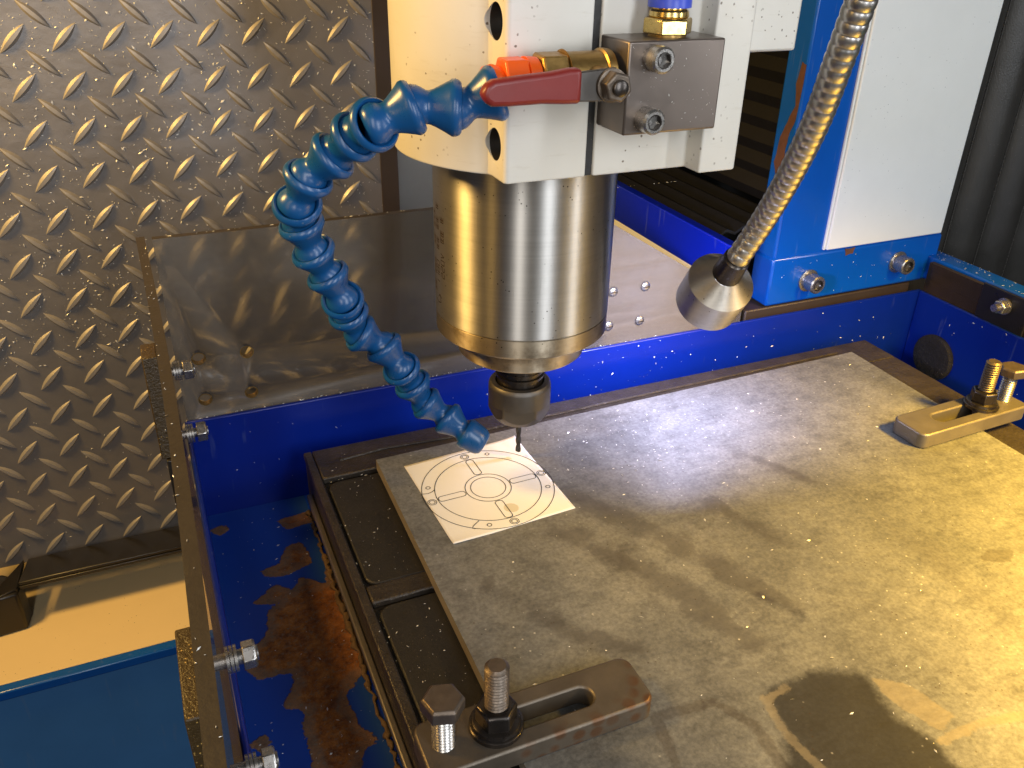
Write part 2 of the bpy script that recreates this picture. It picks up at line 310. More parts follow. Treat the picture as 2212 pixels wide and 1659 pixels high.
# ------------------------------------------------------------------ helpers: geometry (millimetres)
class MB:
    def __init__(s): s.v = []; s.f = []; s.mi = []
    def add(s, vs, fs, mi=0):
        b = len(s.v); s.v += [tuple(x) for x in vs]; s.f += [tuple(b + i for i in f) for f in fs]; s.mi += [mi] * len(fs)
        return s
    def box(s, lo, hi, mi=0):
        x0, y0, z0 = lo; x1, y1, z1 = hi
        return s.add([(x0, y0, z0), (x1, y0, z0), (x1, y1, z0), (x0, y1, z0), (x0, y0, z1), (x1, y0, z1), (x1, y1, z1), (x0, y1, z1)],
                     [(3, 2, 1, 0), (4, 5, 6, 7), (0, 1, 5, 4), (1, 2, 6, 5), (2, 3, 7, 6), (3, 0, 4, 7)], mi)
    def prism(s, poly, lo, hi, axis='Z', mi=0):
        def P(a, b, h): return {'Z': (a, b, h), 'X': (h, a, b), 'Y': (a, h, b)}[axis]
        n = len(poly)
        vs = [P(a, b, lo) for a, b in poly] + [P(a, b, hi) for a, b in poly]
        fs = [tuple(range(n - 1, -1, -1)), tuple(range(n, 2 * n))] + [(i, (i + 1) % n, n + (i + 1) % n, n + i) for i in range(n)]
        return s.add(vs, fs, mi)
    def lathe(s, prof, p0=(0, 0, 0), ax=(0, 0, 1), n=48, closed=False, mi=0, phase=0.0):
        a = Vector(ax).normalized(); u = a.orthogonal().normalized(); v = a.cross(u); p0 = Vector(p0)
        vs = []; fs = []; m = len(prof)
        for t, r in prof:
            for i in range(n):
                th = 2 * math.pi * i / n + phase
                vs.append(p0 + a * t + (u * math.cos(th) + v * math.sin(th)) * r)
        for j in range(m if closed else m - 1):
            j2 = (j + 1) % m
            for i in range(n):
                fs.append((j * n + i, j * n + (i + 1) % n, j2 * n + (i + 1) % n, j2 * n + i))
        if not closed:
            if prof[0][1] > 1e-6: fs.append(tuple(range(n - 1, -1, -1)))
            if prof[-1][1] > 1e-6: fs.append(tuple((m - 1) * n + i for i in range(n)))
        return s.add(vs, fs, mi)
    def cyl(s, p0, p1, r, n=32, r1=None):
        d = Vector(p1) - Vector(p0)
        return s.lathe([(0, r), (d.length, r if r1 is None else r1)], p0, d, n)
    def tube(s, pts, rad, n=16, cap=True):
        pts = [Vector(p) for p in pts]; m = len(pts); vs = []; fs = []
        t0 = (pts[1] - pts[0]).normalized(); u = t0.orthogonal().normalized()
        for i, p in enumerate(pts):
            t = (pts[min(i + 1, m - 1)] - pts[max(i - 1, 0)]).normalized()
            u = (u - t * u.dot(t)).normalized(); v = t.cross(u)
            r = rad[i] if hasattr(rad, '__len__') else rad
            for j in range(n):
                th = 2 * math.pi * j / n
                vs.append(p + (u * math.cos(th) + v * math.sin(th)) * r)
        for i in range(m - 1):
            for j in range(n):
                fs.append((i * n + j, i * n + (j + 1) % n, (i + 1) * n + (j + 1) % n, (i + 1) * n + j))
        if cap: fs += [tuple(range(n - 1, -1, -1)), tuple((m - 1) * n + j for j in range(n))]
        return s.add(vs, fs)
    def mesh(s, name, off=(0, 0, 0), smooth=35):
        me = bpy.data.meshes.new(name); o = Vector(off)
        me.from_pydata([(Vector(p) - o) * MM for p in s.v], [], s.f)
        if any(s.mi): me.polygons.foreach_set('material_index', s.mi)
        bm = bmesh.new(); bm.from_mesh(me); bmesh.ops.recalc_face_normals(bm, faces=bm.faces); bm.to_mesh(me); bm.free()
        if smooth:
            me.polygons.foreach_set('use_smooth', [True] * len(me.polygons)); me.set_sharp_from_angle(angle=math.radians(smooth))
        me.update(); return me
    def build(s, name, mat, parent=None, bevel=0, seg=2, smooth=35, local=False, origin=None):
        """link the collected shape as one mesh object; coordinates are world millimetres unless local"""
        off = (0, 0, 0)
        if not local:
            if parent is not None: off = ROOT[parent.name]
            elif origin is not None: off = origin
        me = s.mesh(name, off, smooth)
        o = bpy.data.objects.new(name, me); col.objects.link(o)
        for m in (mat if isinstance(mat, (list, tuple)) else [mat]): me.materials.append(m)
        if parent is not None: o.parent = parent
        elif origin is not None: o.location = Vector(origin) * MM
        ROOT[o.name] = Vector(off)
        if bevel:
            b = o.modifiers.new('bevel', 'BEVEL'); b.width = bevel * MM; b.segments = seg
            b.limit_method = 'ANGLE'; b.angle_limit = math.radians(38); b.harden_normals = False
        return o
ROOT = {}
def tag(o, label=None, cat=None, group=None, kind=None):
    if label: o['label'] = label
    if cat: o['category'] = cat
    if group: o['group'] = group
    if kind: o['kind'] = kind
    return o
def thing(name, loc, label, cat, group=None, rz=0):
    o = bpy.data.objects.new(name, None); col.objects.link(o)
    o.location = Vector(loc) * MM; o.rotation_euler = (0, 0, rz); o.empty_display_size = 0.01
    ROOT[o.name] = Vector(loc); return tag(o, label, cat, group)
def copy_tree(o, parent=None):
    c = o.copy(); col.objects.link(c); c.parent = parent; ROOT[c.name] = ROOT[o.name]
    for ch in list(o.children): copy_tree(ch, c)
    return c
def shared(name, me, parent, loc, rot=None, root=None):
    """an object that shares mesh data, placed at world millimetres under a parent"""
    o = bpy.data.objects.new(name, me); col.objects.link(o); o.parent = parent
    o.location = (Vector(loc) - (ROOT[parent.name] if parent else Vector((0, 0, 0)))) * MM
    if rot is not None: o.rotation_mode = 'QUATERNION'; o.rotation_quaternion = rot
    ROOT[o.name] = Vector(loc); return o
def hexprof(r, ax, p0, h, n=6, chamf=0.8):
    return MB().lathe([(0, r), (h - chamf, r), (h, r - chamf)], p0, ax, 6)
def thread(p0, ax, L, r, pitch=1.5, n=20, depth=0.55, tip=True):
    prof = []; t = 0.0
    while t + pitch <= L:
        prof += [(t, r - depth), (t + pitch * .45, r), (t + pitch * .6, r)]; t += pitch
    prof += [(L - 0.6, r - depth), (L, r - depth - 0.6)] if tip else [(L, r - depth)]
    prof = [(a, b) for a, b in sorted(prof)]
    return MB().lathe(prof, p0, ax, n)
def socket_screw(root, p, ax, r, h, mat, washer=True, name='screw'):
    """cap screw: knurled head with a hexagon socket, on a washer"""
    a = Vector(ax).normalized(); p = Vector(p)
    base = 0.0
    if washer:
        MB().lathe([(0, r * 1.28), (1.0, r * 1.28), (1.2, r * 1.2), (1.2, r * .6)], p, a, 32).build('washer', mat, root)
        base = 1.2
    hd = MB().lathe([(base, r), (base + h - .7, r), (base + h, r - .7), (base + h, r * .62), (base + h - 2.2, r * .56)], p, a, 40).build(name, mat, root)
    q = p + a * (base + h - 2.0)
    sk = MB().lathe([(0, r * .60), (2.05, r * .60), (2.05, r * .66), (0, r * .66)], q, a, 6, closed=True)
    sk.build('hex_socket', M['dark_steel'], hd, smooth=20)
    return hd
def rrect(x0, y0, x1, y1, r, n=6):
    pts = []
    for cx, cy, a0 in ((x1 - r, y1 - r, 0), (x0 + r, y1 - r, 90), (x0 + r, y0 + r, 180), (x1 - r, y0 + r, 270)):
        for i in range(n + 1):
            a = math.radians(a0 + 90 * i / n); pts.append((cx + r * math.cos(a), cy + r * math.sin(a)))
    return pts
def sdf_poly(P, poly):
    """signed distance (positive inside) of points P (n,2) to a polygon"""
    P = np.asarray(P, float); poly = np.asarray(poly, float); d = np.full(len(P), 1e9); ins = np.zeros(len(P), bool)
    n = len(poly)
    for i in range(n):
        a = poly[i]; b = poly[(i + 1) % n]; e = b - a; wv = P - a
        t = np.clip((wv @ e) / max(e @ e, 1e-9), 0, 1)
        d = np.minimum(d, np.hypot(*(wv - t[:, None] * e).T))
        cnd = (a[1] > P[:, 1]) != (b[1] > P[:, 1])
        with np.errstate(divide='ignore', invalid='ignore'):
            xi = a[0] + (P[:, 1] - a[1]) / (b[1] - a[1] if b[1] != a[1] else 1e-9) * e[0]
        ins ^= cnd & (P[:, 0] < xi)
    return np.where(ins, d, -d)
def sdf_line(P, pts, wd):
    d = np.full(len(P), 1e9); P = np.asarray(P, float)
    for a, b in zip(pts[:-1], pts[1:]):
        a = np.array(a, float); b = np.array(b, float); e = b - a
        t = np.clip(((P - a) @ e) / (e @ e), 0, 1); d = np.minimum(d, np.hypot(*((P - a) - t[:, None] * e).T))
    return wd - d
def grid(corners, nx, ny):
    """grid on a quad given as BL, BR, FR, FL (x, y, z)"""
    BL, BR, FR, FL = [Vector(c) for c in corners]; b = MB(); vs = []
    for j in range(ny + 1):
        for i in range(nx + 1):
            u = i / nx; v = j / ny
            vs.append((BL * (1 - u) + BR * u) * (1 - v) + (FL * (1 - u) + FR * u) * v)
    fs = [(j * (nx + 1) + i, (j + 1) * (nx + 1) + i, (j + 1) * (nx + 1) + i + 1, j * (nx + 1) + i + 1) for j in range(ny) for i in range(nx)]
    return b.add(vs, fs)
def fattr(o, name, vals):
    a = o.data.attributes.new(name, 'FLOAT', 'POINT'); a.data.foreach_set('value', np.asarray(vals, np.float32))
def apply_bool(o, cutters):
    for c in cutters:
        m = o.modifiers.new('cut', 'BOOLEAN'); m.operation = 'DIFFERENCE'; m.object = c; m.solver = 'EXACT'
    dg = bpy.context.evaluated_depsgraph_get(); me = bpy.data.meshes.new_from_object(o.evaluated_get(dg))
    o.modifiers.clear(); o.data = me
    for c in cutters: bpy.data.objects.remove(c)

# ================================================================== setting: walls behind the machine
MB().box((-420, 300, -420), (640, 310, 420)).build('enclosure_back_wall', M['dark_wall'], origin=(0, 300, -420))['kind'] = 'structure'
MB().box((12, 252, -260), (170, 256, 420)).build('galvanised_back_sheet', M['galv'], origin=(12, 252, -260))['kind'] = 'structure'

# ---- rubber tread mat on the back wall, each raised ridge its own piece
MATY = 240
mat = MB().box((-345, MATY, -172), (11, MATY + 4, 262)).build('tread_mat', M['mat'], origin=(-167, MATY, -172), bevel=0.5)
tag(mat, 'dark rubber tread mat with raised diamond ridges hanging behind the machine', 'rubber mat')
MB().box((-1.5, MATY - .8, -172), (10.8, MATY - .05, 262)).build('edge_strip', M['brown_base'], mat, bevel=0.3)
def ridge_mesh(ang):
    L, Wd, Hh, n = 10.9, 2.65, 1.75, 8
    vs = []; fs = []
    prof = [(-L + 2 * L * i / n) for i in range(n + 1)]
    ca, sa = math.cos(ang), math.sin(ang)
    for t in prof:
        wq = Wd * (1 - (t / L) ** 2) + 0.02; hq = Hh * (1 - abs(t / L) ** 3.0) + .01
        for sgn, hm in ((-1, 0), (-.42, 1), (.42, 1), (1, 0)):
            x, z = t, sgn * wq
            vs.append((x * ca - z * sa, -hq * hm + (0.05 if hm == 0 else 0), x * sa + z * ca))
    for i in range(n):
        for j in range(3):
            fs.append((i * 4 + j, i * 4 + j + 1, (i + 1) * 4 + j + 1, (i + 1) * 4 + j))
    b = MB().add(vs, fs); me = b.mesh('ridge', smooth=24); me.materials.append(M['tread'])
    for p in me.polygons:
        pass
    bm = bmesh.new(); bm.from_mesh(me)
    if sum(f.normal.y for f in bm.faces) > 0: bmesh.ops.reverse_faces(bm, faces=bm.faces)
    bm.to_mesh(me); bm.free(); return me
ra, rb = ridge_mesh(math.radians(45)), ridge_mesh(math.radians(-45))
spots = []
for i in range(-5, 9):
    for j in range(-2, 15):
        spots.append((-206.6 + 26.1 * i, 180.2 - 26.2 * j, 0)); spots.append((-193.6 + 26.1 * i, 166.6 - 26.2 * j, 1))
def inview(x, z):
    q = Vector((x, MATY, z)) - Vector((-151.45, -337.08, 246.6)); dz = q.dot(_f)
    return abs(q.dot(_r) / dz * 1850), abs(q.dot(_d) / dz * 1850 )
spots = [s for s in spots if -342 < s[0] < 0 and -166 < s[1] < 255]
vis = [s for s in spots if inview(s[0], s[1])[0] < 1130 and inview(s[0], s[1])[1] < 850]
vis.sort(key=lambda s: -s[1]); rest_ = [s for s in spots if s not in vis] + vis[298:]; vis = vis[:298]
for x, z, kk in vis: shared('ridge', (ra, rb)[kk], mat, (x, MATY, z))
rb_ = MB()
for x, z, kk in rest_:
    me_ = (ra, rb)[kk]
    rb_.add([(v.co.x / MM + x, v.co.y / MM + MATY, v.co.z / MM + z) for v in me_.vertices], [tuple(p.vertices) for p in me_.polygons])
if rb_.v: rb_.build('ridges', M['tread'], mat, smooth=24)['kind'] = 'stuff'

# ---- cream cabinet ledge behind left, with black channel and blue front
cab = thing('cabinet', (-260, 155, -400), 'low cabinet with cream top and blue front beyond the clear guard', 'cabinet')
MB().box((-420, 158, -214), (-120, 296, -205)).build('top_panel', M['sheet_cream'], cab, bevel=1.0)
MB().box((-420, 152, -400), (-120, 157.6, -212)).build('front_panel', M['blue_cab'], cab, bevel=1.0)
MB().box((-420, 149.5, -211.6), (-120, 157.6, -204)).build('edge_strip', M['blue_machine'], cab, bevel=1.2)
chn = thing('channel_bracket', (-230, 222, -205), 'black bent steel channel standing on the cream cabinet top', 'bracket')
MB().prism([(-283, 213), (-140, 213), (-140, 239), (-278, 239)], -171, -168).build('channel_web', M['black_steel'], chn, bevel=0.8)
MB().box((-283, 212.5, -174), (-140, 214.6, -171.2)).build('channel_lip', M['black_steel'], chn, bevel=0.6)
MB().prism([(-305, 205), (-284, 207), (-282, 222), (-296, 234), (-306, 226)], -205, -172).build('foot', M['black_steel'], chn, bevel=2.0)
MB().add([(-306, 203, -172), (-284, 210, -170), (-281, 239, -168), (-300, 239, -186), (-306, 203, -176), (-284, 210, -174), (-281, 239, -172), (-300, 239, -190)],
         [(0, 1, 2, 3), (7, 6, 5, 4), (0, 4, 5, 1), (1, 5, 6, 2), (2, 6, 7, 3), (3, 7, 4, 0)]).build('gusset', M['black_steel'], chn, bevel=0.6)

# ================================================================== blue base beam with bellows (runs front to back, right of the spindle)
beam = thing('white_base_frame', (172, 190, -60), 'white machine base with blue rail edge behind the spindle', 'machine base')
MB().box((170.6, 78.5, -60), (176, 298, 44.4)).build('side_plate', M['white_base'], beam, bevel=0.6)
MB().box((168.5, 60, 44.6), (176, 298, 71)).build('rail_face', M['blue_beam'], beam, bevel=0.8)
bel = thing('way_bellows', (225, 190, 60), 'flat black bellows covering the guideway above the blue rail', 'bellows')
def bellow_strip(b, p0, p1, y0, y1, n, amp, nrm):
    """zigzag sheet between two points of the x-z plane, extruded along y"""
    P0 = Vector((p0[0], 0, p0[1])); P1 = Vector((p1[0], 0, p1[1])); N = Vector((nrm[0], 0, nrm[1])).normalized()
    pts = [P0 + (P1 - P0) * (i / (2 * n)) + N * (amp if i % 2 else 0) for i in range(2 * n + 1)]
    vs = []; m = len(pts)
    for y in (y0, y1):
        for p in pts: vs.append((p.x, y, p.z))
        for p in pts: q = p - N * 2.0; vs.append((q.x, y, q.z))
    fs = []; o = 2 * m
    for i in range(m - 1):
        fs += [(i, i + 1, o + i + 1, o + i), (m + i + 1, m + i, o + m + i, o + m + i + 1), (i, m + i, m + i + 1, i + 1), (o + i + 1, o + m + i + 1, o + m + i, o + i)]
    fs += [(0, o, o + m, m), (m - 1, 2 * m - 1, o + 2 * m - 1, o + m - 1)]
    return b.add(vs, fs)
bellow_strip(MB(), (176.5, 68), (232, 74), 92, 298, 4, 3.2, (0, 1)).build('pleat_sheet', M['bellows'], bel, smooth=0)
bel2 = thing('column_bellows', (236, 190, 75), 'black pleated bellows hanging behind the blue column cover', 'bellows')
bellow_strip(MB(), (236, 76), (236, 260), 97, 298, 12, 4.5, (-1, 0)).build('pleat_sheet', M['bellows'], bel2, smooth=0)
MB().box((198, 79, -60), (342, 180, 18)).build('base_block', M['brown_base'], origin=(270, 130, -60), bevel=1)
tag(bpy.data.objects['base_block'], 'dull brown steel block under the blue column cover', 'steel block')

# ---- column cover (blue and white) with two capped bolts
ccv = thing('column_cover', (288, 88, 20), 'blue and white painted column cover with two socket bolts', 'column')
MB().box((214, 79.2, 51), (361, 98, 330)).build('cover_body', M['blue_machine'], ccv, bevel=1.6)
MB().box((213, 78, 19), (361, 98, 52.6)).build('foot_plate', M['blue_machine'], ccv, bevel=1.8)
MB().box((255, 76.4, 54), (357, 79.4, 330)).build('white_panel', M['white_panel'], ccv, bevel=0.8)
MB().box((253, 77.6, 54), (254.6, 79.4, 330)).build('panel_lip', M['white_panel'], ccv, bevel=0.4)
socket_screw(ccv, (245, 78, 33.8), (0, -1, 0), 6.0, 9.5, M['zinc'], name='cap_bolt')
socket_screw(ccv, (323, 78, 36.6), (0, -1, 0), 6.0, 9.5, M['zinc'], name='cap_bolt')
# a chipped, rusty patch on the column's corner (bare metal sheet showing, slightly raised scale)
def patch(poly, fn, name, mat, parent, h=0.25, n=3):
    pts = []
    for i, a in enumerate(poly):
        b = poly[(i + 1) % len(poly)]
        for q in range(n):
            t = q / n; jx = (random.random() - .5) * .9; jy = (random.random() - .5) * .9
            pts.append((a[0] + (b[0] - a[0]) * t + jx, a[1] + (b[1] - a[1]) * t + jy))
    vs = [fn(a, b, h) for a, b in pts] + [fn(a, b, -0.1) for a, b in pts]; m = len(pts)
    return MB().add(vs, [tuple(range(m)), tuple(range(2 * m - 1, m - 1, -1))] + [(i, m + i, m + (i + 1) % m, (i + 1) % m) for i in range(m)]).build(name, mat, parent, smooth=0)
patch([(80, 172), (84, 173), (86, 160), (83, 148), (88, 138), (92, 128), (94, 112), (89, 100), (84, 108), (86, 122), (84, 132), (80.6, 140)],
      lambda y, z, h: (214 - h, y, z), 'rust_chip', M['rust_brown'], ccv)
patch([(272, 54.5), (281, 55), (280, 51), (274, 50)], lambda x, z, h: (x, 79.0 - 1.0 - h, z - 2.4), 'rust_chip', M['rust_brown'], ccv, n=2)

# ---- pleated gantry bellows at the far right
gb = thing('gantry_bellows', (430, 118, -20), 'black leather-look bellows with wide upright folds at the right edge', 'bellows')
def fold_panel(x0, x1):
    b = MB(); n = 14; vs = []; fs = []
    for i in range(n + 1):
        t = i / n; y = 112 - 13 * math.sin(math.pi * t) ** 0.8; x = x0 + (x1 - x0) * t
        vs += [(x, y, -40), (x, y, 320)]
    for i in range(n): fs.append((2 * i, 2 * i + 2, 2 * i + 3, 2 * i + 1))
    m = len(vs); vs += [(v[0], v[1] + 2, v[2]) for v in vs]
    for i in range(n): fs.append((m + 2 * i, m + 2 * i + 1, m + 2 * i + 3, m + 2 * i + 2))
    fs += [(0, 1, m + 1, m), (2 * n, m + 2 * n, m + 2 * n + 1, 2 * n + 1)]
    fs += [(2 * i + 1, 2 * i + 3, m + 2 * i + 3, m + 2 * i + 1) for i in range(n)] + [(2 * i, m + 2 * i, m + 2 * i + 2, 2 * i + 2) for i in range(n)]
    return b.add(vs, fs)
for i in range(8):
    fold_panel(366 + 38 * i, 402.6 + 38 * i).build('fold', M['leather'], gb)
    MB().box((402.8 + 38 * i, 108.5, -40), (403.6 + 38 * i, 113, 320)).build('seam', M['zinc'], gb)
rl = MB().box((352, -290, 20), (368, 102, 37.5)).build('guide_rail', M['blue_machine'], origin=(360, -90, 20), bevel=1.5)
tag(rl, 'bright blue painted rail running past the right side of the pan', 'rail')

# ================================================================== chip pan
pan = thing('chip_pan', (95, -100, -45), 'deep blue sheet-metal chip pan with rusted floor around the table', 'chip pan')
fl = grid([(-153, 70.5, -45), (343, 70.5, -45), (343, -290, -45), (-153, -290, -45)], 248, 180).build('floor', M['pan_floor'], pan, smooth=0)
XY = np.array([(v.co.x / MM + 95, v.co.y / MM - 100) for v in fl.data.vertices])
rp = [(-99, 14), (-97, -5.8), (-95.8, -34.5), (-96.2, -64.0), (-106.3, -70.4), (-113.5, -78.5), (-110.9, -97.4), (-105.6, -104.1), (-112.7, -107.2), (-116, -116), (-118, -150), (-130, -160), (-134, -125), (-131.1, -107.3), (-130.6, -94.7), (-131.8, -87.0), (-128.2, -79.3), (-135.6, -73.4), (-130.6, -65.6), (-128.8, -56.1), (-144.6, -53.8), (-148.0, -47.2), (-145.0, -36.6), (-136.7, -32.1), (-133.3, -15.7), (-126.1, -11.1), (-138.4, -7.4), (-128.1, 1.3), (-121.2, -6.7), (-114.6, 1.2), (-106.7, -6.0), (-110.6, -8.4), (-104, -7)]
sds = [sdf_poly(XY, rp), sdf_poly(XY, [(-132.3, 13.8), (-122.3, 15.4), (-118.5, 26.8), (-110.9, 29.7), (-108.9, 12.8), (-119.2, 8.5), (-130.2, 8.8)]),
       sdf_poly(XY, [(-152.2, 57.0), (-145.8, 58.4), (-145.4, 54.3), (-149.2, 51.9)]), sdf_poly(XY, [(-152.2, -88.5), (-147.4, -86.0), (-145.8, -88.5), (-149.1, -92.7)]),
       sdf_poly(XY, [(-113, 44), (-100, 46), (-100, 53), (-118, 52)])]
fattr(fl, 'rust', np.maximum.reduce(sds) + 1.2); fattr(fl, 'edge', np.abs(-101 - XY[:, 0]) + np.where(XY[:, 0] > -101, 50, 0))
MB().box((-155.4, 70.6, -47), (345.4, 73, 15)).build('back_wall', M['blue_pan'], pan, bevel=0.8)
MB().box((-155.4, -290, -47), (-153, 70.4, 15)).build('left_wall', M['blue_pan'], pan, bevel=0.8)
MB().box((343, -290, -47), (345.4, 70.4, 15)).build('right_wall', M['blue_pan'], pan, bevel=0.8)
MB().box((-155.2, -290, -49), (345.2, 70.4, -45.4)).build('underside', M['blue_pan'], pan)

# ---- black slotted table standing in the pan
tb = thing('machine_table', (90, -110, -45), 'oily black cast iron machine table under the steel plate', 'machine table')
MB().box((-100, -290, -45), (283, 53.6, -10)).build('table_body', M['cast_black'], tb, bevel=1.2)
MB().box((-100.6, -290, -9.9), (-96.2, 53.8, -6.0)).build('rim', M['cast_black'], tb, bevel=0.8)
MB().box((-96.0, 26.5, -9.9), (283.2, 53.9, -6.1)).build('rim', M['cast_black'], tb, bevel=0.8)
MB().box((-96.0, -69.5, -9.9), (246, -58.5, -6.05)).build('rib', M['cast_black'], tb, bevel=1.0)
MB().box((253, -289, -9.9), (283.2, 26.3, -6.15)).build('rim', M['cast_black'], tb, bevel=0.8)
for y0, y1 in ((-57, 24), (-160, -71), (-262, -163)):
    MB().prism(rrect(-94.5, y0, 246, y1, 6), -9.95, -7.6).build('pad', M['pad_black'], tb, bevel=0.8)
MB().tube([(-84, 40, -6.1), (-60, 42, -5.7), (-20, 39, -5.6), (60, 41, -5.7), (150, 42.5, -5.6), (250, 44, -5.8)], 0.9, 8).build('sealant_bead', M['cast_black'], tb)
bd = MB(); pts = []; rad = []
for i in range(170):
    y = 53 - i * 2.0; pts.append((-100.9 - random.random() * 1.6, y, -44.2 + random.random() * 1.2)); rad.append(0.5 + random.random() ** 2 * 1.5)
bd.tube(pts, rad, 7).build('rust_crust', M['rust'], tb, smooth=60)
MB().box((-103.2, -290, -26), (-100.1, 40, -23)).build('side_ledge', M['strap_clean'], tb, bevel=0.8)

# ---- round foam plug lying in the right corner of the pan
fp = MB().lathe([(0, 16.5), (2.0, 16.5), (3.2, 15.4), (3.4, 12), (2.6, 6), (2.2, 0.01)], (342.9, 44, -26), (-1, 0, 0), 40).build('foam_plug', M['foam'], origin=(335, 47, -45))
tag(fp, 'dark round worn foam disc stuck on the right wall of the pan', 'foam plug')

# ================================================================== work plate, template, clamps
pl = thing('work_plate', (90, -115, -6), 'large stained steel plate clamped on the black table', 'steel plate')
BL, BR, FR, FL = (-68.5, 24.5, 0), (251, 33, 0), (247.5, -285, 0), (-71.5, -285, 0)
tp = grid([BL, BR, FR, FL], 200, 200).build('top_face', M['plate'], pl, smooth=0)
XY = np.array([(v.co.x / MM + 90, v.co.y / MM - 115) for v in tp.data.vertices])
dark = np.maximum.reduce([sdf_poly(XY, [(24, -172), (50, -173), (62, -180), (60, -200), (64, -212), (60, -260), (-2, -240), (8, -205), (17, -190)]),
                          sdf_line(XY, [(53, -131), (61, -148)], 1.5) - 1.5])
streak = np.maximum.reduce([sdf_line(XY, [(-8, -60), (14, -96), (30, -134), (34, -152)], 7), sdf_line(XY, [(10, -40), (30, -72), (48, -112), (60, -140)], 6), sdf_line(XY, [(-50, -85), (-30, -120), (-8, -140)], 4), sdf_line(XY, [(70, -70), (84, -110)], 4), sdf_line(XY, [(110, -40), (132, -78)], 3)])
pale_marks_glint = np.maximum.reduce([sdf_line(XY, [(20.5, -176.5), (18, -192), (20, -207), (26, -235)], 1.7), sdf_line(XY, [(21, -177), (32, -174.5)], 1.3),
                           sdf_line(XY, [(66, -214), (84, -213.5), (104, -217.5)], 1.8), sdf_poly(XY, [(63, -183), (74, -190), (79, -208), (69, -211), (63, -196)])])  # the polygon paints a golden reflection into the colour, the lines are pale marks
ring = np.maximum.reduce([np.minimum(sdf_poly(XY, [(-22, -166), (4, -168), (12, -184), (10, -215), (-14, -220), (-26, -190)]), 4 - sdf_poly(XY, [(-22, -166), (4, -168), (12, -184), (10, -215), (-14, -220), (-26, -190)])),
                          sdf_poly(XY, [(150, -150), (170, -158), (180, -150), (168, -143)]) - 2])
fattr(tp, 'streak', streak); fattr(tp, 'dark', dark); fattr(tp, 'pale_marks_glint', pale_marks_glint); fattr(tp, 'ring', ring)
MB().add([BL, BR, FR, FL] + [(a, b, -5.95) for a, b, _ in (BL, BR, FR, FL)],
         [(0, 1, 5, 4), (1, 2, 6, 5), (2, 3, 7, 6), (3, 0, 4, 7), (4, 5, 6, 7)]).build('edge_face', M['plate_edge'], pl, smooth=0)

pc = [(-57.0, 13.3), (6.0, 18.2), (8.1, -49.9), (-54.4, -54.0)]  # template corners L, T, R, B
pp = thing('paper_template', (-24, -18, 0), 'white square paper template with printed wheel drawing under the drill', 'paper')
def pz(u, v):  # slightly lifted corners
    return 0.28 + 0.9 * max(0, (u - .82) / .18) ** 2 * max(0, (0.2 - v) / .2) + 0.7 * max(0, (v - .9) / .1) ** 2 * max(0, (.3 - u) / .3)
vs = []; NP = 40
for j in range(NP + 1):
    for i in range(NP + 1):
        u, v = i / NP, j / NP
        a = np.array(pc[0]) * (1 - u) * (1 - v) + np.array(pc[1]) * u * (1 - v) + np.array(pc[2]) * u * v + np.array(pc[3]) * (1 - u) * v
        vs.append((a[0], a[1], pz(u, v)))
fs = [(j * (NP + 1) + i, (j + 1) * (NP + 1) + i, (j + 1) * (NP + 1) + i + 1, j * (NP + 1) + i + 1) for j in range(NP) for i in range(NP)]
ps = MB().add(vs, fs).build('sheet', M['paper'], pp)
if ps.data.polygons[0].normal.z < 0: ps.data.flip_normals()
so = ps.modifiers.new('thickness', 'SOLIDIFY'); so.thickness = 0.2 * MM; so.offset = -1
XYp = np.array([(a[0], a[1]) for a in vs])
fattr(ps, 'oil', 3.6 - np.hypot((XYp[:, 0] + 20), (XYp[:, 1] + 38.5) * 1.0))

# the printed drawing: thin ink lines lying on the sheet
INKZ = 0.42
def line_strip(b, pts, wd=0.34, closed=False):
    P = [Vector((x, y)) for x, y in pts]; n = len(P); vs = []; fs = []
    for i in range(n):
        a = P[(i - 1) % n] if (closed or i > 0) else P[i]; c = P[(i + 1) % n] if (closed or i < n - 1) else P[i]
        t = (c - a).normalized(); nn = Vector((-t.y, t.x)) * wd / 2
        vs += [(P[i].x + nn.x, P[i].y + nn.y, INKZ), (P[i].x - nn.x, P[i].y - nn.y, INKZ)]
    for i in range(n if closed else n - 1):
        j = (i + 1) % n; fs.append((2 * i, 2 * i + 1, 2 * j + 1, 2 * j))
    b.add(vs, fs)
def circ(cx, cy, r, a0=0, a1=360, n=96): return [(cx + r * math.cos(math.radians(a0 + (a1 - a0) * i / n)), cy + r * math.sin(math.radians(a0 + (a1 - a0) * i / n))) for i in range(n + 1)]
WC = (-24.2, -19.4)
ink = MB()
for r_ in (32.4, 26.1, 11.3, 8.6): line_strip(ink, circ(WC[0], WC[1], r_)[:-1], closed=True)
def pol(r_, a): return (WC[0] + r_ * math.cos(math.radians(a)), WC[1] + r_ * math.sin(math.radians(a)))
for q in range(4):
    cxy = pol(29.2, 93.0 + 90 * q)
    for r_ in (2.15, 1.35): line_strip(ink, circ(*cxy, r_, n=36)[:-1], 0.30, True)
    line_strip(ink, circ(*pol(29.3, 69.5 + 90 * q), 1.05, n=28)[:-1], 0.34, True)
    ca, sa = math.cos(math.radians(91.5 + 90 * q)), math.sin(math.radians(91.5 + 90 * q))
    out = [(WC[0] + x * ca - y * sa, WC[1] + x * sa + y * ca) for x, y in rrect(11.9, -2.0, 25.6, 2.0, 1.6)]
    line_strip(ink, out, 0.34, True)
line_strip(ink, [(-55.6, -13.0), (-53, -13.6), (-50.5, -12.8), (-49.0, -11.6)])
line_strip(ink, [(-37.8, -42.2), (-41.8, -45.0), (-42.5, -46.4), (-41.4, -47.2)])
ink.build('printed_drawing', M['print'], pp, smooth=0)

